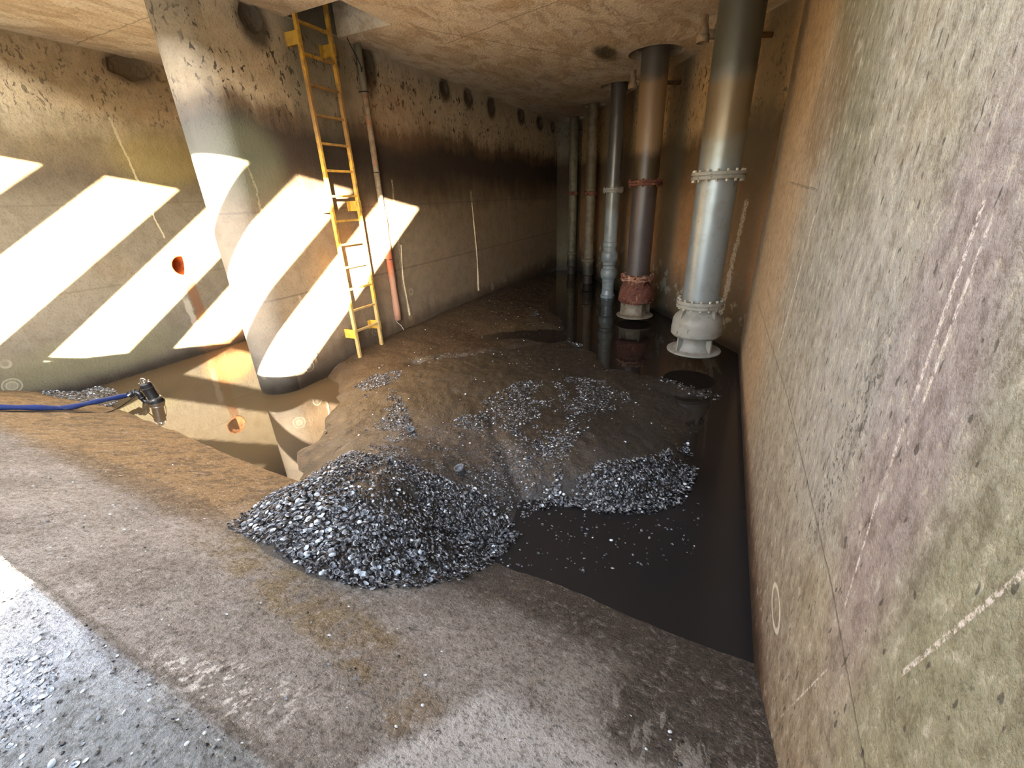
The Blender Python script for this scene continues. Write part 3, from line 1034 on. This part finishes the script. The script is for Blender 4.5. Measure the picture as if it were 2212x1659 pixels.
REG = {  # outline on plan, shells, smallest and largest radius
    'front': ([(-2.15, .92), (-2.35, 1.2), (-2.5, 1.5), (-2.5, 1.75), (-2.3, 1.95), (-1.76, 1.82), (-1.44, 1.89), (-1.13, 1.96), (-.86, 1.83), (-.92, 1.5), (-.94, 1.3), (-1.05, 1.1), (-1.22, .92), (-1.5, .87), (-1.8, .90)], 9500, .006, .0145),
    'mid': ([(-2.23, 1.88), (-2.6, 2.37), (-2.53, 2.7), (-2.05, 2.41), (-1.57, 2.35), (-1.22, 2.28), (-.9, 1.9), (-1.27, 1.85), (-1.76, 1.82)], 4200, .004, .010),
    'ridge': ([(-.02, 3.32), (.08, 2.88), (.02, 2.5), (-.18, 2.3), (-.43, 2.2), (-.72, 2.17), (-.86, 2.05), (-.84, 2.37), (-.55, 2.54), (-.26, 2.75), (-.08, 3.14)], 2600, .007, .015),
    'band': ([(-1.93, 2.76), (-1.88, 3.18), (-1.68, 3.73), (-1.08, 4.23), (-.64, 4.25), (-.57, 3.67), (-.72, 3.22), (-.8, 2.78), (-.94, 2.45), (-1.16, 2.64), (-1.47, 2.76), (-1.61, 2.39)], 4600, .006, .0135),
    'slope': ([(-1.2, 2.25), (-.9, 1.95), (-.8, 2.2), (-.8, 2.75), (-1.2, 2.7), (-1.5, 2.5)], 800, .005, .011),
    'pocket': ([(-3.46, 3.07), (-3.44, 3.37), (-3.13, 3.56), (-3.0, 3.32), (-3.16, 2.99)], 520, .007, .014),
    'neck': ([(-3.16, 2.93), (-2.92, 3.14), (-2.43, 2.75), (-2.09, 2.43), (-2.55, 2.51)], 900, .006, .012),
    'ledge': ([(-3.32, 3.9), (-2.55, 4.64), (-2.43, 4.49), (-3.06, 3.74)], 170, .007, .013),
    'spot': ([(-3.0, 7.04), (-2.84, 7.09), (-2.63, 6.57), (-2.78, 6.52)], 60, .009, .016),
    'lip': ([(-1.81, 5.52), (-1.57, 5.5), (-1.52, 5.37), (-1.76, 5.38)], 40, .012, .018),
    'spit': ([(-.45, 4.7), (.22, 4.38), (.18, 4.2), (-.12, 4.28), (-.41, 4.43)], 130, .008, .014),
    'shallows': ([(-1.14, 1.7), (-.8, 2.2), (-.05, 2.35), (.15, 2.6), (.12, 2.04), (-.3, 1.75), (-.95, 1.5)], 190, .004, .011),
    'bank': ([(-3.0, 2.2), (-3.4, 3.0), (-3.8, 4.5), (-3.9, 7.5), (-2.6, 7.0), (-1.2, 4.9), (-.1, 4.3), (.0, 2.7), (-1.0, 2.2)], 420, .006, .013),
    'bay heap': ([(-6.5, 1.60), (-6.5, 2.08), (-6.2, 2.10), (-5.75, 1.95), (-5.65, 1.8), (-6.0, 1.68), (-6.3, 1.56)], 1000, .007, .014),
    'ramp': ([(-3.6, .4), (-3.4, 1.6), (-2.6, 1.3), (-2.1, .8), (-1.0, .9), (.3, .95), (.3, .5), (-.4, .45), (-1.6, .3)], 260, .003, .008),
    'upper floor': ([(-2.6, .0), (-2.4, .27), (-.9, .25), (-.75, .0), (-1.5, -.15)], 330, .003, .007),
    'debris': ([(-1.9, .0), (-1.68, .15), (-1.56, .14), (-1.44, .04), (-1.4, -.1), (-1.7, -.15)], 900, .002, .006),
}
TONES = np.array([(.008, .008, .009), (.014, .014, .016), (.028, .029, .033), (.045, .047, .052), (.20, .22, .24), (.70, .74, .76)])
RIMS = np.array([(.02, .02, .024), (.55, .58, .62), (.86, .88, .88), (.16, .17, .19)])  # rim colours, glints painted in with the palest


def pts_in(poly, n):
    P = np.array(poly)
    lo, hi = P.min(0), P.max(0)
    out = np.zeros((0, 2))
    while len(out) < n:
        c = lo + RS.rand(n * 2, 2) * (hi - lo)
        out = np.vstack([out, c[poly_sd(poly, c[:, 0], c[:, 1]) > 0]])
    return out[:n]


def height_at(x, y, reg):
    if reg == 'bay heap':
        z = heap2_height(x, y)[0]
        return np.maximum(z, ramp_z(x, y))
    z, d = mud_height(x, y)
    return np.maximum(np.maximum(np.where(d > -.1, z, -9), ramp_z(x, y)), 0.0)


def shell_batch():
    V, F, C = [], [], []
    base = 0
    for reg, (poly, cnt, r0, r1) in REG.items():
        pts = pts_in(poly, cnt)
        if reg == 'front':   # bare muddy pocket near the crest
            hole = [(-1.9, 1.49), (-1.87, 1.7), (-1.59, 1.73), (-1.37, 1.52), (-1.48, 1.34)]
            keep = (poly_sd(hole, pts[:, 0], pts[:, 1]) < -.02) | (RS.rand(len(pts)) < .38)
            pts = pts[keep]
        if reg in ('mid', 'band', 'neck', 'front', 'ridge'):
            thr = {'mid': -.1, 'band': -.05, 'neck': -.2, 'front': -.7, 'ridge': -.45}[reg]
            nz = vnoise(pts[:, 0], pts[:, 1], 4.3) + .5 * vnoise(pts[:, 0], pts[:, 1], 11)
            pts = pts[nz > thr - RS.rand(len(pts)) * .5]
        z = height_at(pts[:, 0], pts[:, 1], reg)
        if reg == 'shallows':
            z = np.minimum(z, .003)
        e = .01
        zx = (height_at(pts[:, 0] + e, pts[:, 1], reg) - z) / e
        zy = (height_at(pts[:, 0], pts[:, 1] + e, reg) - z) / e
        nrm = np.stack([-zx, -zy, np.ones(len(z))], 1)
        heap = reg in ('front', 'ridge', 'mid', 'band', 'pocket', 'neck', 'bay heap', 'ledge', 'spot', 'lip', 'spit')
        jit = .5 if heap else .3
        nrm = np.clip(nrm, -1.2, 1.2) + RS.randn(len(z), 3) * jit * .55
        nrm /= np.linalg.norm(nrm, axis=1)[:, None]
        for i in range(len(pts)):
            pv, pf, pw = PROTO[RS.randint(6)]
            r = r0 + (r1 - r0) * RS.rand() ** 1.6
            if RS.rand() < .012 and heap and reg != 'mid':
                r *= 1.5
            nz_ = nrm[i]
            flip = RS.rand() < .5
            w = -nz_ if flip else nz_
            a = RS.rand() * 6.283
            t = np.array([math.cos(a), math.sin(a), 0.0])
            t = t - w * (t @ w)
            t /= np.linalg.norm(t)
            b = np.cross(w, t)
            lift = (r * .12 if flip else r * .35) + (RS.rand() ** 2 * .03 if reg in ('front', 'ridge') else 0)
            co = pv[:, :1] * t + pv[:, 1:2] * b + pv[:, 2:3] * w
            co = co * r + np.array([pts[i, 0], pts[i, 1], z[i] + lift])
            V.append(co)
            F.extend([tuple(q + base for q in f) for f in pf])
            base += len(pv)
            if reg in ('ramp', 'upper floor', 'bank', 'debris'):
                tn = TONES[RS.choice(6, p=[.2, .15, .1, .1, .2, .25])]
                rim = tn * 1.1
            elif reg == 'bay heap':
                tn = TONES[RS.choice(6, p=[.2, .3, .2, .15, .1, .05])]
                rim = RIMS[RS.choice(4, p=[.3, .3, .1, .3])]
            else:
                tn = TONES[RS.choice(6, p=[.30, .27, .20, .12, .07, .04])]
                rim = RIMS[RS.choice(4, p=[.42, .20, .14, .24])]
            C.append(tn[None, :] * (1 - pw[:, None]) + rim[None, :] * pw[:, None])
    V = np.concatenate(V)
    C = np.concatenate(C)
    me = bpy.data.meshes.new('shells')
    me.from_pydata(V.tolist(), [], F)
    at = me.color_attributes.new('tone', 'FLOAT_COLOR', 'POINT')
    at.data.foreach_set('color', np.concatenate([C, np.ones((len(C), 1))], 1).astype(np.float32).ravel())
    me.polygons.foreach_set('use_smooth', [True] * len(me.polygons))
    return me


so = link('shell_litter', shell_batch(), M_shell)
tag(so, 'countless small dark and pale clam shells strewn over the silt and floor', 'shells', kind='stuff')


# nearest shells, one object each
def solid_shell(i, tone, rim):
    v, f, w = shell_proto(20 + i, 14, ((1.0, 0.0), (.88, .12), (.55, .34)), .42)
    n = len(v)
    v2 = v * np.array([.93, .93, 1.0]) + np.array([0, 0, -.09])
    V = np.vstack([v, v2])
    F = [tuple(q) for q in f] + [tuple(q + n for q in ff[::-1]) for ff in f]
    for k in range(14):
        F.append((k, (k + 1) % 14, n + (k + 1) % 14, n + k))
    me = bpy.data.meshes.new('clam_shell')
    me.from_pydata([(a[0], a[1], a[2]) for a in V], [], F)
    bm = bmesh.new()
    bm.from_mesh(me)
    bmesh.ops.recalc_face_normals(bm, faces=bm.faces)
    bm.to_mesh(me)
    bm.free()
    C = np.vstack([tone[None] * (1 - w[:, None]) + rim[None] * w[:, None]] * 2)
    at = me.color_attributes.new('tone', 'FLOAT_COLOR', 'POINT')
    at.data.foreach_set('color', np.concatenate([C, np.ones((len(C), 1))], 1).astype(np.float32).ravel())
    me.polygons.foreach_set('use_smooth', [True] * len(me.polygons))
    me.materials.append(M_shell)
    return me


def place_shell(me, x, y, z, r, nrm, label, group, name='clam_shell'):
    o = bpy.data.objects.new(name, me)
    COL.objects.link(o)
    q = Vector(nrm).to_track_quat('Z', 'Y')
    o.rotation_mode = 'QUATERNION'
    from mathutils import Quaternion
    o.rotation_quaternion = q @ Quaternion((0, 0, 1), random.uniform(0, 6.28))
    o.location = (x, y, z)
    o.scale = (r, r, r)
    tag(o, label, 'shell', group)
    return o


SM = {'white': [solid_shell(i, np.array((.50, .56, .62)), np.array((.72, .78, .82))) for i in range(3)],
      'dark': [solid_shell(i + 3, np.array((.015, .015, .018)), np.array((.62, .66, .70))) for i in range(4)],
      'grey': [solid_shell(i + 7, np.array((.07, .08, .09)), np.array((.25, .28, .32))) for i in range(3)]}
pts = np.vstack([pts_in([(-1.9, .03), (-1.66, .16), (-1.52, .13), (-1.42, .03), (-1.38, -.06), (-1.75, -.04)], 72), pts_in([(-1.9, .05), (-1.7, .22), (-1.3, .2), (-.95, .18), (-1.1, -.02), (-1.4, -.1)], 18)])
for i, (x, y) in enumerate(pts):
    kind = 'white' if random.random() < .72 else 'dark'
    me = random.choice(SM[kind])
    z = float(ramp_z(np.array(x), np.array(y)))
    n_ = (random.uniform(-.35, .35), random.uniform(-.35, .35), random.choice((1, -1)))
    r = .004 + .0075 * random.random() ** 1.5
    if kind == 'white':
        place_shell(me, x, y, z + r * .34, r, n_, 'pale clam shell lying loose on the upper concrete floor', 'pale loose shells on the upper floor')
    else:
        place_shell(me, x, y, z + r * .34, r, n_, 'dark clam shell with pale rim loose on the upper concrete floor', 'dark loose shells on the upper floor')
pts = pts_in([(-2.2, .95), (-2.35, 1.25), (-2.2, 1.5), (-1.7, 1.3), (-1.2, 1.3), (-1.05, 1.2), (-1.22, .95), (-1.5, .9), (-1.8, .92)], 210)
for i, (x, y) in enumerate(pts):
    kind = random.choices(('white', 'dark', 'grey'), (.3, .5, .2))[0]
    me = random.choice(SM[kind])
    xa, ya = np.array([x]), np.array([y])
    z = float(height_at(xa, ya, 'front')[0])
    zx = float(height_at(xa + .02, ya, 'front')[0] - z) / .02
    zy = float(height_at(xa, ya + .02, 'front')[0] - z) / .02
    n_ = Vector((-zx + random.gauss(0, .25), -zy + random.gauss(0, .25), 1.0))
    if random.random() < .35:
        n_ = -n_
    r = random.uniform(.0115, .019)
    lab = {'white': 'bluish white clam shell on the front slope of the shell heap',
           'dark': 'dark clam shell with white rim on the front slope of the shell heap',
           'grey': 'grey clam shell on the front slope of the shell heap'}[kind]
    place_shell(me, x, y, z + .024, r, n_, lab, {'white': 'bluish white', 'dark': 'dark white-rimmed', 'grey': 'grey'}[kind] + ' shells on the front of the heap')

# ------------------------------------------------------------------ pumps
def bolt_ring(name, z0, z1, R, n, r, parent, mat, ph=0.0):
    bm = bmesh.new()
    for k in range(n):
        a = 2 * PI * k / n + ph
        for z in (z0, z1):
            add_hex(bm, (R * math.cos(a), R * math.sin(a), z), r, r * 1.6)
        add_lathe(bm, [(r * .45, z0 - r), (r * .45, z1 + r)], 6, (R * math.cos(a), R * math.sin(a)))
    o = from_bm(name, bm, mat, parent)
    o['kind'] = 'stuff'
    return o


def lathe_obj(name, prof, mat, parent, seg=64, smooth=True, jitter=0, seed=0, cap=True):
    bm = bmesh.new()
    add_lathe(bm, prof, seg, cap=cap, jitter=jitter, seed=seed)
    o = from_bm(name, bm, mat, parent, smooth=False)
    if smooth:
        for p in o.data.polygons:
            p.use_smooth = abs(p.normal.z) < .97
        md = o.modifiers.new('edges', 'EDGE_SPLIT')
        md.split_angle = math.radians(32)
    return o


def bell_pump(loc, rp, zf, zt, specs, mats, label, rz, rustseed=0, jit=0.0):
    """column, mid flange, bowl with ribs, suction bell and thin rim plate; z measured from the water"""
    mc, mf, mb, mbell, mtop = mats
    root = empty('pump_column', (loc[0], loc[1], 0), rz)
    tag(root, label, 'pump')
    lathe_obj('upper_pipe', [(rp, ZC + .55), (rp, zf + .012)], mc, root)
    lathe_obj('lower_pipe', [(rp * .985, zf - .012), (rp * .985, zt)], mc, root)
    fr = specs['fr']
    lathe_obj('flange', [(rp, zf + .034), (fr, zf + .034), (fr + .002, zf + .03), (fr + .002, zf + .006), (fr - .012, zf + .004), (fr - .012, zf - .004),
                         (fr + .002, zf - .006), (fr + .002, zf - .03), (fr, zf - .034), (rp, zf - .034)], mf, root, jitter=jit * .7, seed=3)
    bolt_ring('bolts', zf + .044, zf - .044, fr - .02, specs.get('nb', 16), .014, root, mf if jit else M_bolt)
    r = specs['bowl']
    tf = specs['tf']
    z = zt
    lathe_obj('bowl_flange', [(rp, z + .02), (tf, z + .02), (tf, z - .012), (tf - .008, z - .016), (tf - .008, z - .022), (tf, z - .026), (tf, z - .055), (rp, z - .06)], mtop, root, jitter=jit, seed=5)
    bolt_ring('bolts', z + .03, z - .065, tf - .02, specs.get('nb', 16), .014, root, mtop if jit else M_bolt, .1)
    nk = specs['neck']
    ks = specs['ks']
    Q = lambda o: z - .05 - (o - .05) * ks
    prof = [(rp * .98, Q(.05)), (rp * 1.01, Q(.08)), (rp * 1.01, Q(.125)), (rp + (r - rp) * .3, Q(.155)), (rp + (r - rp) * .72, Q(.19)), (r * .985, Q(.235)), (r, Q(.28)), (r, Q(.335)),
            (r * 1.015, Q(.34)), (r * 1.015, Q(.435)), (r * .985, Q(.44)), (r * .94, Q(.465)), (nk, Q(.468))]
    lathe_obj('bowl', prof, mb, root, jitter=jit * .7, seed=8)
    zr = specs['rim']
    rr = specs['rr']
    h = Q(.475) - zr
    lathe_obj('suction_bell', [(nk, Q(.46)), (nk * .97, Q(.475) - h * .25), (nk * .98, Q(.475) - h * .45), (nk * 1.06, Q(.475) - h * .68), (nk * 1.22, Q(.475) - h * .85), (rr * .88, zr + .02), (rr * .97, zr + .012), (rr * .97, zr + .004), (nk * .8, zr + .01)], mbell, root)
    lathe_obj('rim_plate', [(rr * .9, zr + .014), (rr, zr + .012), (rr + .003, zr + .004), (rr, zr - .006), (rr * .8, zr - .004), (rr * .7, zr + .0)], mbell, root)
    for k in range(specs['nrib']):
        a = 2 * PI * k / specs['nrib'] + specs.get('ph', 0)
        for nm, pr in (('upper_rib', [(rp * .9, Q(.055)), (tf - .015, Q(.055)), (r * .96, Q(.26)), (r * .8, Q(.24))]),
                       ('lower_rib', [(nk * .9, Q(.47)), (r * .93, Q(.47)), (rr * .86, zr + .02), (nk * 1.0, zr + .04)])):
            bm = bmesh.new()
            w = .009
            A = [bm.verts.new((q * math.cos(a) - s * w * math.sin(a), q * math.sin(a) + s * w * math.cos(a), zz)) for s in (-1, 1) for q, zz in pr]
            bm.faces.new(A[:4])
            bm.faces.new(A[4:][::-1])
            for i in range(4):
                bm.faces.new((A[i], A[(i + 1) % 4], A[4 + (i + 1) % 4], A[4 + i]))
            from_bm(nm, bm, mb if nm == 'upper_rib' else mbell, root)
    return root


bell_pump(PUMP[0], .195, 2.03, .765, dict(ks=.82, fr=.25, tf=.247, bowl=.267, neck=.185, rim=.195, rr=.293, nrib=4, nb=16, ph=-.75),
          (M_p1, M_p1b, M_p1b, M_p1b, M_p1b), 'large silver grey pump column nearest the right wall, bell rim just above the water', 0)
p2 = bell_pump(PUMP[1], .178, 2.03, .71, dict(ks=.86, fr=.235, tf=.25, bowl=.262, neck=.165, rim=.085, rr=.285, nrib=4, nb=12, ph=-1.0),
               (M_p2, M_rust, M_rust, M_p2b, M_rustpale), 'dark pump column with a red rusted bowl, second from the right wall', 0, jit=.05)
# flaking scale on the rusted bowl
bm = bmesh.new()
rr_ = random.Random(4)
for k in range(150):
    a = rr_.uniform(0, 6.28)
    z = rr_.choice([rr_.uniform(.32, .38), rr_.uniform(.35, .6), rr_.uniform(.67, .74)])
    R = .262 if z < .5 else (.25 if z > .64 else .235)
    r = bmesh.ops.create_icosphere(bm, subdivisions=1, radius=rr_.uniform(.008, .02))
    for v in r['verts']:
        v.co = Vector((v.co.x * 1.2 + R * math.cos(a), v.co.y * 1.2 + R * math.sin(a), v.co.z * rr_.uniform(.6, 1) + z))
sc_ = from_bm('rust_scale', bm, M_rust, p2)
sc_['kind'] = 'stuff'

# third pump: stacked round bowls
root = empty('pump_column', (PUMP[2][0], PUMP[2][1], 0))
tag(root, 'slim grey pump column with two rounded stacked bowls above the water', 'pump')
lathe_obj('upper_pipe', [(.128, ZC + .55), (.128, 1.98)], M_p3, root, 48)
lathe_obj('lower_pipe', [(.125, 1.955), (.125, 1.04)], M_p3, root, 48)
lathe_obj('flange', [(.12, 2.0), (.185, 2.0), (.185, 1.975), (.178, 1.972), (.178, 1.965), (.185, 1.96), (.185, 1.935), (.12, 1.935)], M_p1b, root, 48)
bolt_ring('bolts', 2.01, 1.925, .165, 12, .010, root, M_bolt)
lathe_obj('coupling', [(.125, 1.06), (.14, 1.05), (.142, .99), (.13, .975), (.128, .93)], M_p3, root, 48)
def bulge(zc, hh, r0, r1):
    return [(r0, zc + hh), (r0 * 1.02, zc + hh * .8)] + [(r0 + (r1 - r0) * math.cos(a) ** .7, zc + hh * .65 * math.sin(a)) for a in np.linspace(PI / 2 * .98, -PI / 2 * .98, 12)] + [(r0 * 1.02, zc - hh * .8), (r0, zc - hh)]
lathe_obj('upper_bowl', bulge(.79, .155, .122, .158), M_p3, root, 48)
lathe_obj('lower_bowl', bulge(.47, .155, .120, .156), M_p3, root, 48)
lathe_obj('tail_piece', [(.122, .31), (.115, .24), (.112, .17), (.118, .165), (.118, .15), (.112, .145), (.128, .06), (.14, .05), (.14, .0), (.12, -.2)], M_p3, root, 48)

for (i, mt, rp, zfl, lab) in ((3, M_p4, .112, 1.93, 'old tan column pipe with rusty flange and blackened foot, fourth from the right wall'),
                              (4, M_p5, .105, 1.95, 'olive grey column pipe standing farthest back by the end wall')):
    root = empty('pump_column', (PUMP[i][0], PUMP[i][1], 0))
    tag(root, lab, 'pump')
    lathe_obj('upper_pipe', [(rp, ZC + .55), (rp, zfl)], mt, root, 40)
    lathe_obj('lower_pipe', [(rp * .97, zfl), (rp * .97, .5)], mt, root, 40)
    lathe_obj('flange', [(rp, zfl + .04), (rp + .028, zfl + .035), (rp + .03, zfl - .035), (rp, zfl - .04)], M_rust, root, 40, jitter=.05, seed=i)
    lathe_obj('foot_collar', [(rp, .56), (rp + .022, .55), (rp + .022, .50), (rp + .005, .48), (rp + .012, .30), (rp + .026, .26), (rp + .026, .2), (rp, .18), (rp, -.3)], mt, root, 40, jitter=.02, seed=i + 9)

# spray elbows between the columns and the pump wall
def spray(cx, cy, z, label, left):
    root = empty('spray_fitting', (cx, cy, z))
    tag(root, label, 'pipe fitting')
    L = (Vector((RC[0], RC[1], 0)) - Vector((cx, cy, 0))).dot(PWN)
    bm = bmesh.new()
    add_tube(bm, [(0, 0, -.02), PWN * L + Vector((0, 0, -.02))], .026, 14)
    from_bm('feed_pipe', bm, M_fit, root, True)
    bm = bmesh.new()
    add_lathe(bm, [(.033, .13), (.036, .126), (.036, .05), (.044, .045), (.046, .01), (.05, -.02), (.062, -.035), (.064, -.09), (.054, -.095), (.052, -.07)], 24)
    from_bm('nozzle', bm, M_fit, root, True)
    bm = bmesh.new()
    add_tube(bm, [PWN * .03 + Vector((0, 0, -.02)), PWN * .15 + Vector((0, 0, -.02))], .042, 16)
    add_tube(bm, [PWN * .13 + Vector((0, 0, -.03)), PWN * .15 + Vector((0, 0, .06))], .03, 12)
    from_bm('tee', bm, M_fit, root, True)
    return root
spray(-.46, 5.66, 3.36, 'weathered pipe tee with downturned nozzle beside the nearest pump column', 1)
spray(-1.44, 7.22, 3.34, 'weathered pipe tee with downturned nozzle behind the rusty pump column', 1)

# ------------------------------------------------------------------ ladder
LX = XP + .15
lad = empty('wall_ladder', (LX, 3.94, 0))
tag(lad, 'yellow steel ladder fixed to the pier wall below the hatch', 'ladder')
for y, z0 in ((-.207, .10), (.207, .16)):
    bm = bmesh.new()
    add_box(bm, (-.022, y - .016, z0), (.022, y + .016, 4.35), .004)
    from_bm('rail', bm, M_yellow, lad)
for i in range(15):
    z = .46 + .2543 * i
    bm = bmesh.new()
    add_box(bm, (-.019, -.19, z - .011), (.019, .19, z + .011), .003)
    from_bm('rung', bm, M_yellow, lad)
for z in (3.38, 1.88, .43):
    for y in (-.207, .207):
        bm = bmesh.new()
        add_box(bm, (-.149, y - .008 + (.02 if y > 0 else -.02), z - .055), (.02, y + .008 + (.02 if y > 0 else -.02), z + .055), .002)
        add_box(bm, (-.149, y - .03, z - .055), (-.140, y + .03, z + .055))
        add_hex(bm, (-.138, y, z), .012, .012, 'X')
        from_bm('bracket', bm, M_yellow_clean, lad)

# conduit beside the ladder
bm = bmesh.new()
N_ = 40
rr_ = random.Random(2)
zs = [3.6 - (3.6 - .36) * k / N_ for k in range(N_ + 1)]
add_tube(bm, [(0, 0, z) for z in zs], [.036 + (0.0 if z > 1.75 else .007 + rr_.uniform(-.003, .006)) for z in zs], 16)
cd = from_bm('conduit_pipe', bm, M_conduit, None, True, (XP + .05, 4.66, 0))
tag(cd, 'vertical conduit pipe beside the ladder, rust red in its lower half', 'pipe')
bm = bmesh.new()
add_tube(bm, smooth_path([(-.03, -.01, .38), (-.01, -.02, .33), (.02, .02, .27), (.03, .05, .2)]), .005, 6)
tw = from_bm('tail_wire', bm, M_pale_wire, cd)
for z in (2.25, 3.1, 1.2):
    bm = bmesh.new()
    add_tube(bm, [(-.052, -.045, z), (-.02, -.045, z), (.03, -.03, z), (.046, 0, z), (.03, .03, z), (-.02, .045, z), (-.052, .045, z)], .006, 6)
    from_bm('clip', bm, M_wire, cd)
bm = bmesh.new()
add_tube(bm, smooth_path([(0, 0, 3.56), (.03, -.05, 3.72), (.03, -.12, 3.80), (.03, -.16, 3.7), (.04, -.14, 3.55), (.05, -.02, 3.36), (.045, .0, 3.28), (.045, .02, 3.33)]), .006, 6)
wl = from_bm('hanging_wire', bm, M_wire, None, False, (XP + .055, 4.60, 0))
tag(wl, 'thin black wire looped out of the hatch onto the conduit top', 'wire')

# lime runs standing proud of the pier wall
def lime(name, pts, r, yz=True):
    bm = bmesh.new()
    rr = random.Random(len(pts))
    P = smooth_path([(XP + .002, y, z) for y, z in pts], 6)
    add_tube(bm, P, [r * rr.uniform(.6, 1.15) * (.4 + .6 * i / len(P)) for i in range(len(P))], 8)
    o = from_bm(name, bm, M_lime, pier, True)
    o['label'] = 'pale lime run on the wall'
lime('lime_run', [(5.0, 1.35), (4.95, .9), (4.97, .6), (4.985, .34)], .02)
lime('lime_run', [(7.07, 1.85), (7.09, 1.5), (7.12, .9), (7.09, .3)], .022)
lime('lime_run', [(3.18, .9), (3.2, .6), (3.23, .3)], .012)

# ------------------------------------------------------------------ submersible pump and hose in the left bay
px, py = -5.36, 2.10
sp = empty('submersible_pump', (px, py, 0), math.radians(25))
sp.rotation_euler = (math.radians(4), math.radians(-7), math.radians(25))
sp.scale = (.74, .74, .9)
tag(sp, 'black submersible pump standing at the water edge in the left bay', 'pump')
def lobj(name, prof, mat, parent, seg=32):
    return lathe_obj(name, prof, mat, parent, seg)
lobj('motor_body', [(.04, .262), (.062, .258), (.072, .245), (.074, .2), (.08, .195), (.08, .185), (.073, .18), (.073, .05), (.08, .045)], M_black, sp)
lobj('clamp_band', [(.075, .058), (.092, .056), (.094, .046), (.092, .038), (.075, .036)], M_steel, sp)
lobj('volute', [(.078, .045), (.098, .03), (.104, -.005), (.104, -.06), (.09, -.08)], M_black, sp)
bm = bmesh.new()
add_tube(bm, smooth_path([(-.035, 0, .262), (-.035, 0, .30), (0, 0, .315), (.035, 0, .30), (.035, 0, .262)]), .010, 8)
from_bm('handle', bm, M_steel, sp, True)
bm = bmesh.new()
for k in range(4):
    a = PI / 4 + k * PI / 2
    add_hex(bm, (.055 * math.cos(a), .055 * math.sin(a), .266), .012, .022)
bo = from_bm('bolts', bm, M_steel, sp)
bo['kind'] = 'stuff'
bm = bmesh.new()
add_tube(bm, smooth_path([(-.09, .0, .0), (-.15, .0, .02), (-.175, 0, .08), (-.17, 0, .13), (-.21, 0, .155), (-.25, 0, .155)]), .036, 14)
from_bm('discharge_elbow', bm, M_black, sp, True)
bm = bmesh.new()
add_tube(bm, [(-.168, 0, .09), (-.168, 0, .07)], .044, 16)
add_tube(bm, [(-.20, 0, .154), (-.222, 0, .156)], .044, 16)
from_bm('elbow_collar', bm, M_black, sp, True)
bm = bmesh.new()
add_tube(bm, [(.076, .03, .20), (.09, .035, .12), (.088, .035, .05)], .004, 6)
from_bm('tie_rod', bm, M_steel, sp)

bpy.context.view_layer.update()
mw = sp.matrix_world
h0 = mw @ Vector((-.25, 0, .155))
h1 = mw @ Vector((-.33, -.02, .145))
hz = lambda x, y, r: float(ramp_z(np.array(x), np.array(y))) + r
hq = Vector((-5.44, 1.45, hz(-5.44, 1.45, .035)))
path = [h0, h1, h1.lerp(hq, .33) , h1.lerp(hq, .66) , hq, Vector((-5.42, 1.25, hz(-5.42, 1.25, .034))),
        Vector((-5.41, 1.05, hz(-5.41, 1.05, .034))), Vector((-5.42, .8, hz(-5.42, .8, .034))), Vector((-5.48, .4, hz(-5.48, .4, .034)))]
bm = bmesh.new()
pp = smooth_path(path, 6)
add_tube(bm, pp, [.025 + .003 * math.sin(i * .9) for i in range(len(pp))], 14)
hs = from_bm('hose', bm, M_blue, None, True)
tag(hs, 'blue layflat hose running up the floor from the submersible pump', 'hose')
bm = bmesh.new()
add_tube(bm, [pp[0] + (pp[0] - pp[1]) * .3, pp[0], pp[2], pp[4]], .040, 14)
from_bm('hose_coupling', bm, M_black, hs, True)
bm = bmesh.new()
for f_ in (1, 3):
    c_ = pp[f_]
    r = bmesh.ops.create_icosphere(bm, subdivisions=1, radius=.014)
    for v in r['verts']:
        v.co = v.co + c_ + Vector((.02, -.035, 0))
from_bm('clamp_screw', bm, M_steel, hs)
bm = bmesh.new()
add_tube(bm, smooth_path([mw @ Vector((0, .03, .27)), mw @ Vector((-.1, .02, .22)), mw @ Vector((-.2, -.05, .13)), Vector((-5.36, 1.70, hz(-5.36, 1.70, .010))),
                          Vector((-5.33, 1.5, hz(-5.33, 1.5, .007))), Vector((-5.35, 1.32, hz(-5.35, 1.32, .007))), Vector((-5.36, 1.0, hz(-5.36, 1.0, .007)))]), .006, 7)
cb = from_bm('power_cable', bm, M_wire, None, True)
tag(cb, 'thin black power cable lying beside the blue hose', 'cable')

# ------------------------------------------------------------------ odd pieces in the silt
def can(x, y, r, h, tilt, label):
    z = float(height_at(np.array([x]), np.array([y]), 'front')[0])
    bm = bmesh.new()
    add_lathe(bm, [(r * .9, 0), (r, .006), (r, h - .02), (r * 1.08, h - .018), (r * 1.08, h), (r * .95, h), (r * .9, h - .01), (r * .9, h * .5), (.001, h * .48)], 24)
    o = from_bm('plastic_cap', bm, M_cap, None, True, (x, y, z - .01))
    o.rotation_euler = tilt
    tag(o, label, 'cap')
can(-1.42, 2.06, .033, .06, (.2, -.25, 0), 'short grey plastic cap standing in the shells at the crest of the heap')
can(-2.15, 2.44, .026, .05, (.3, .3, 0), 'small grey plastic cap in the silt between the heap and the pier')
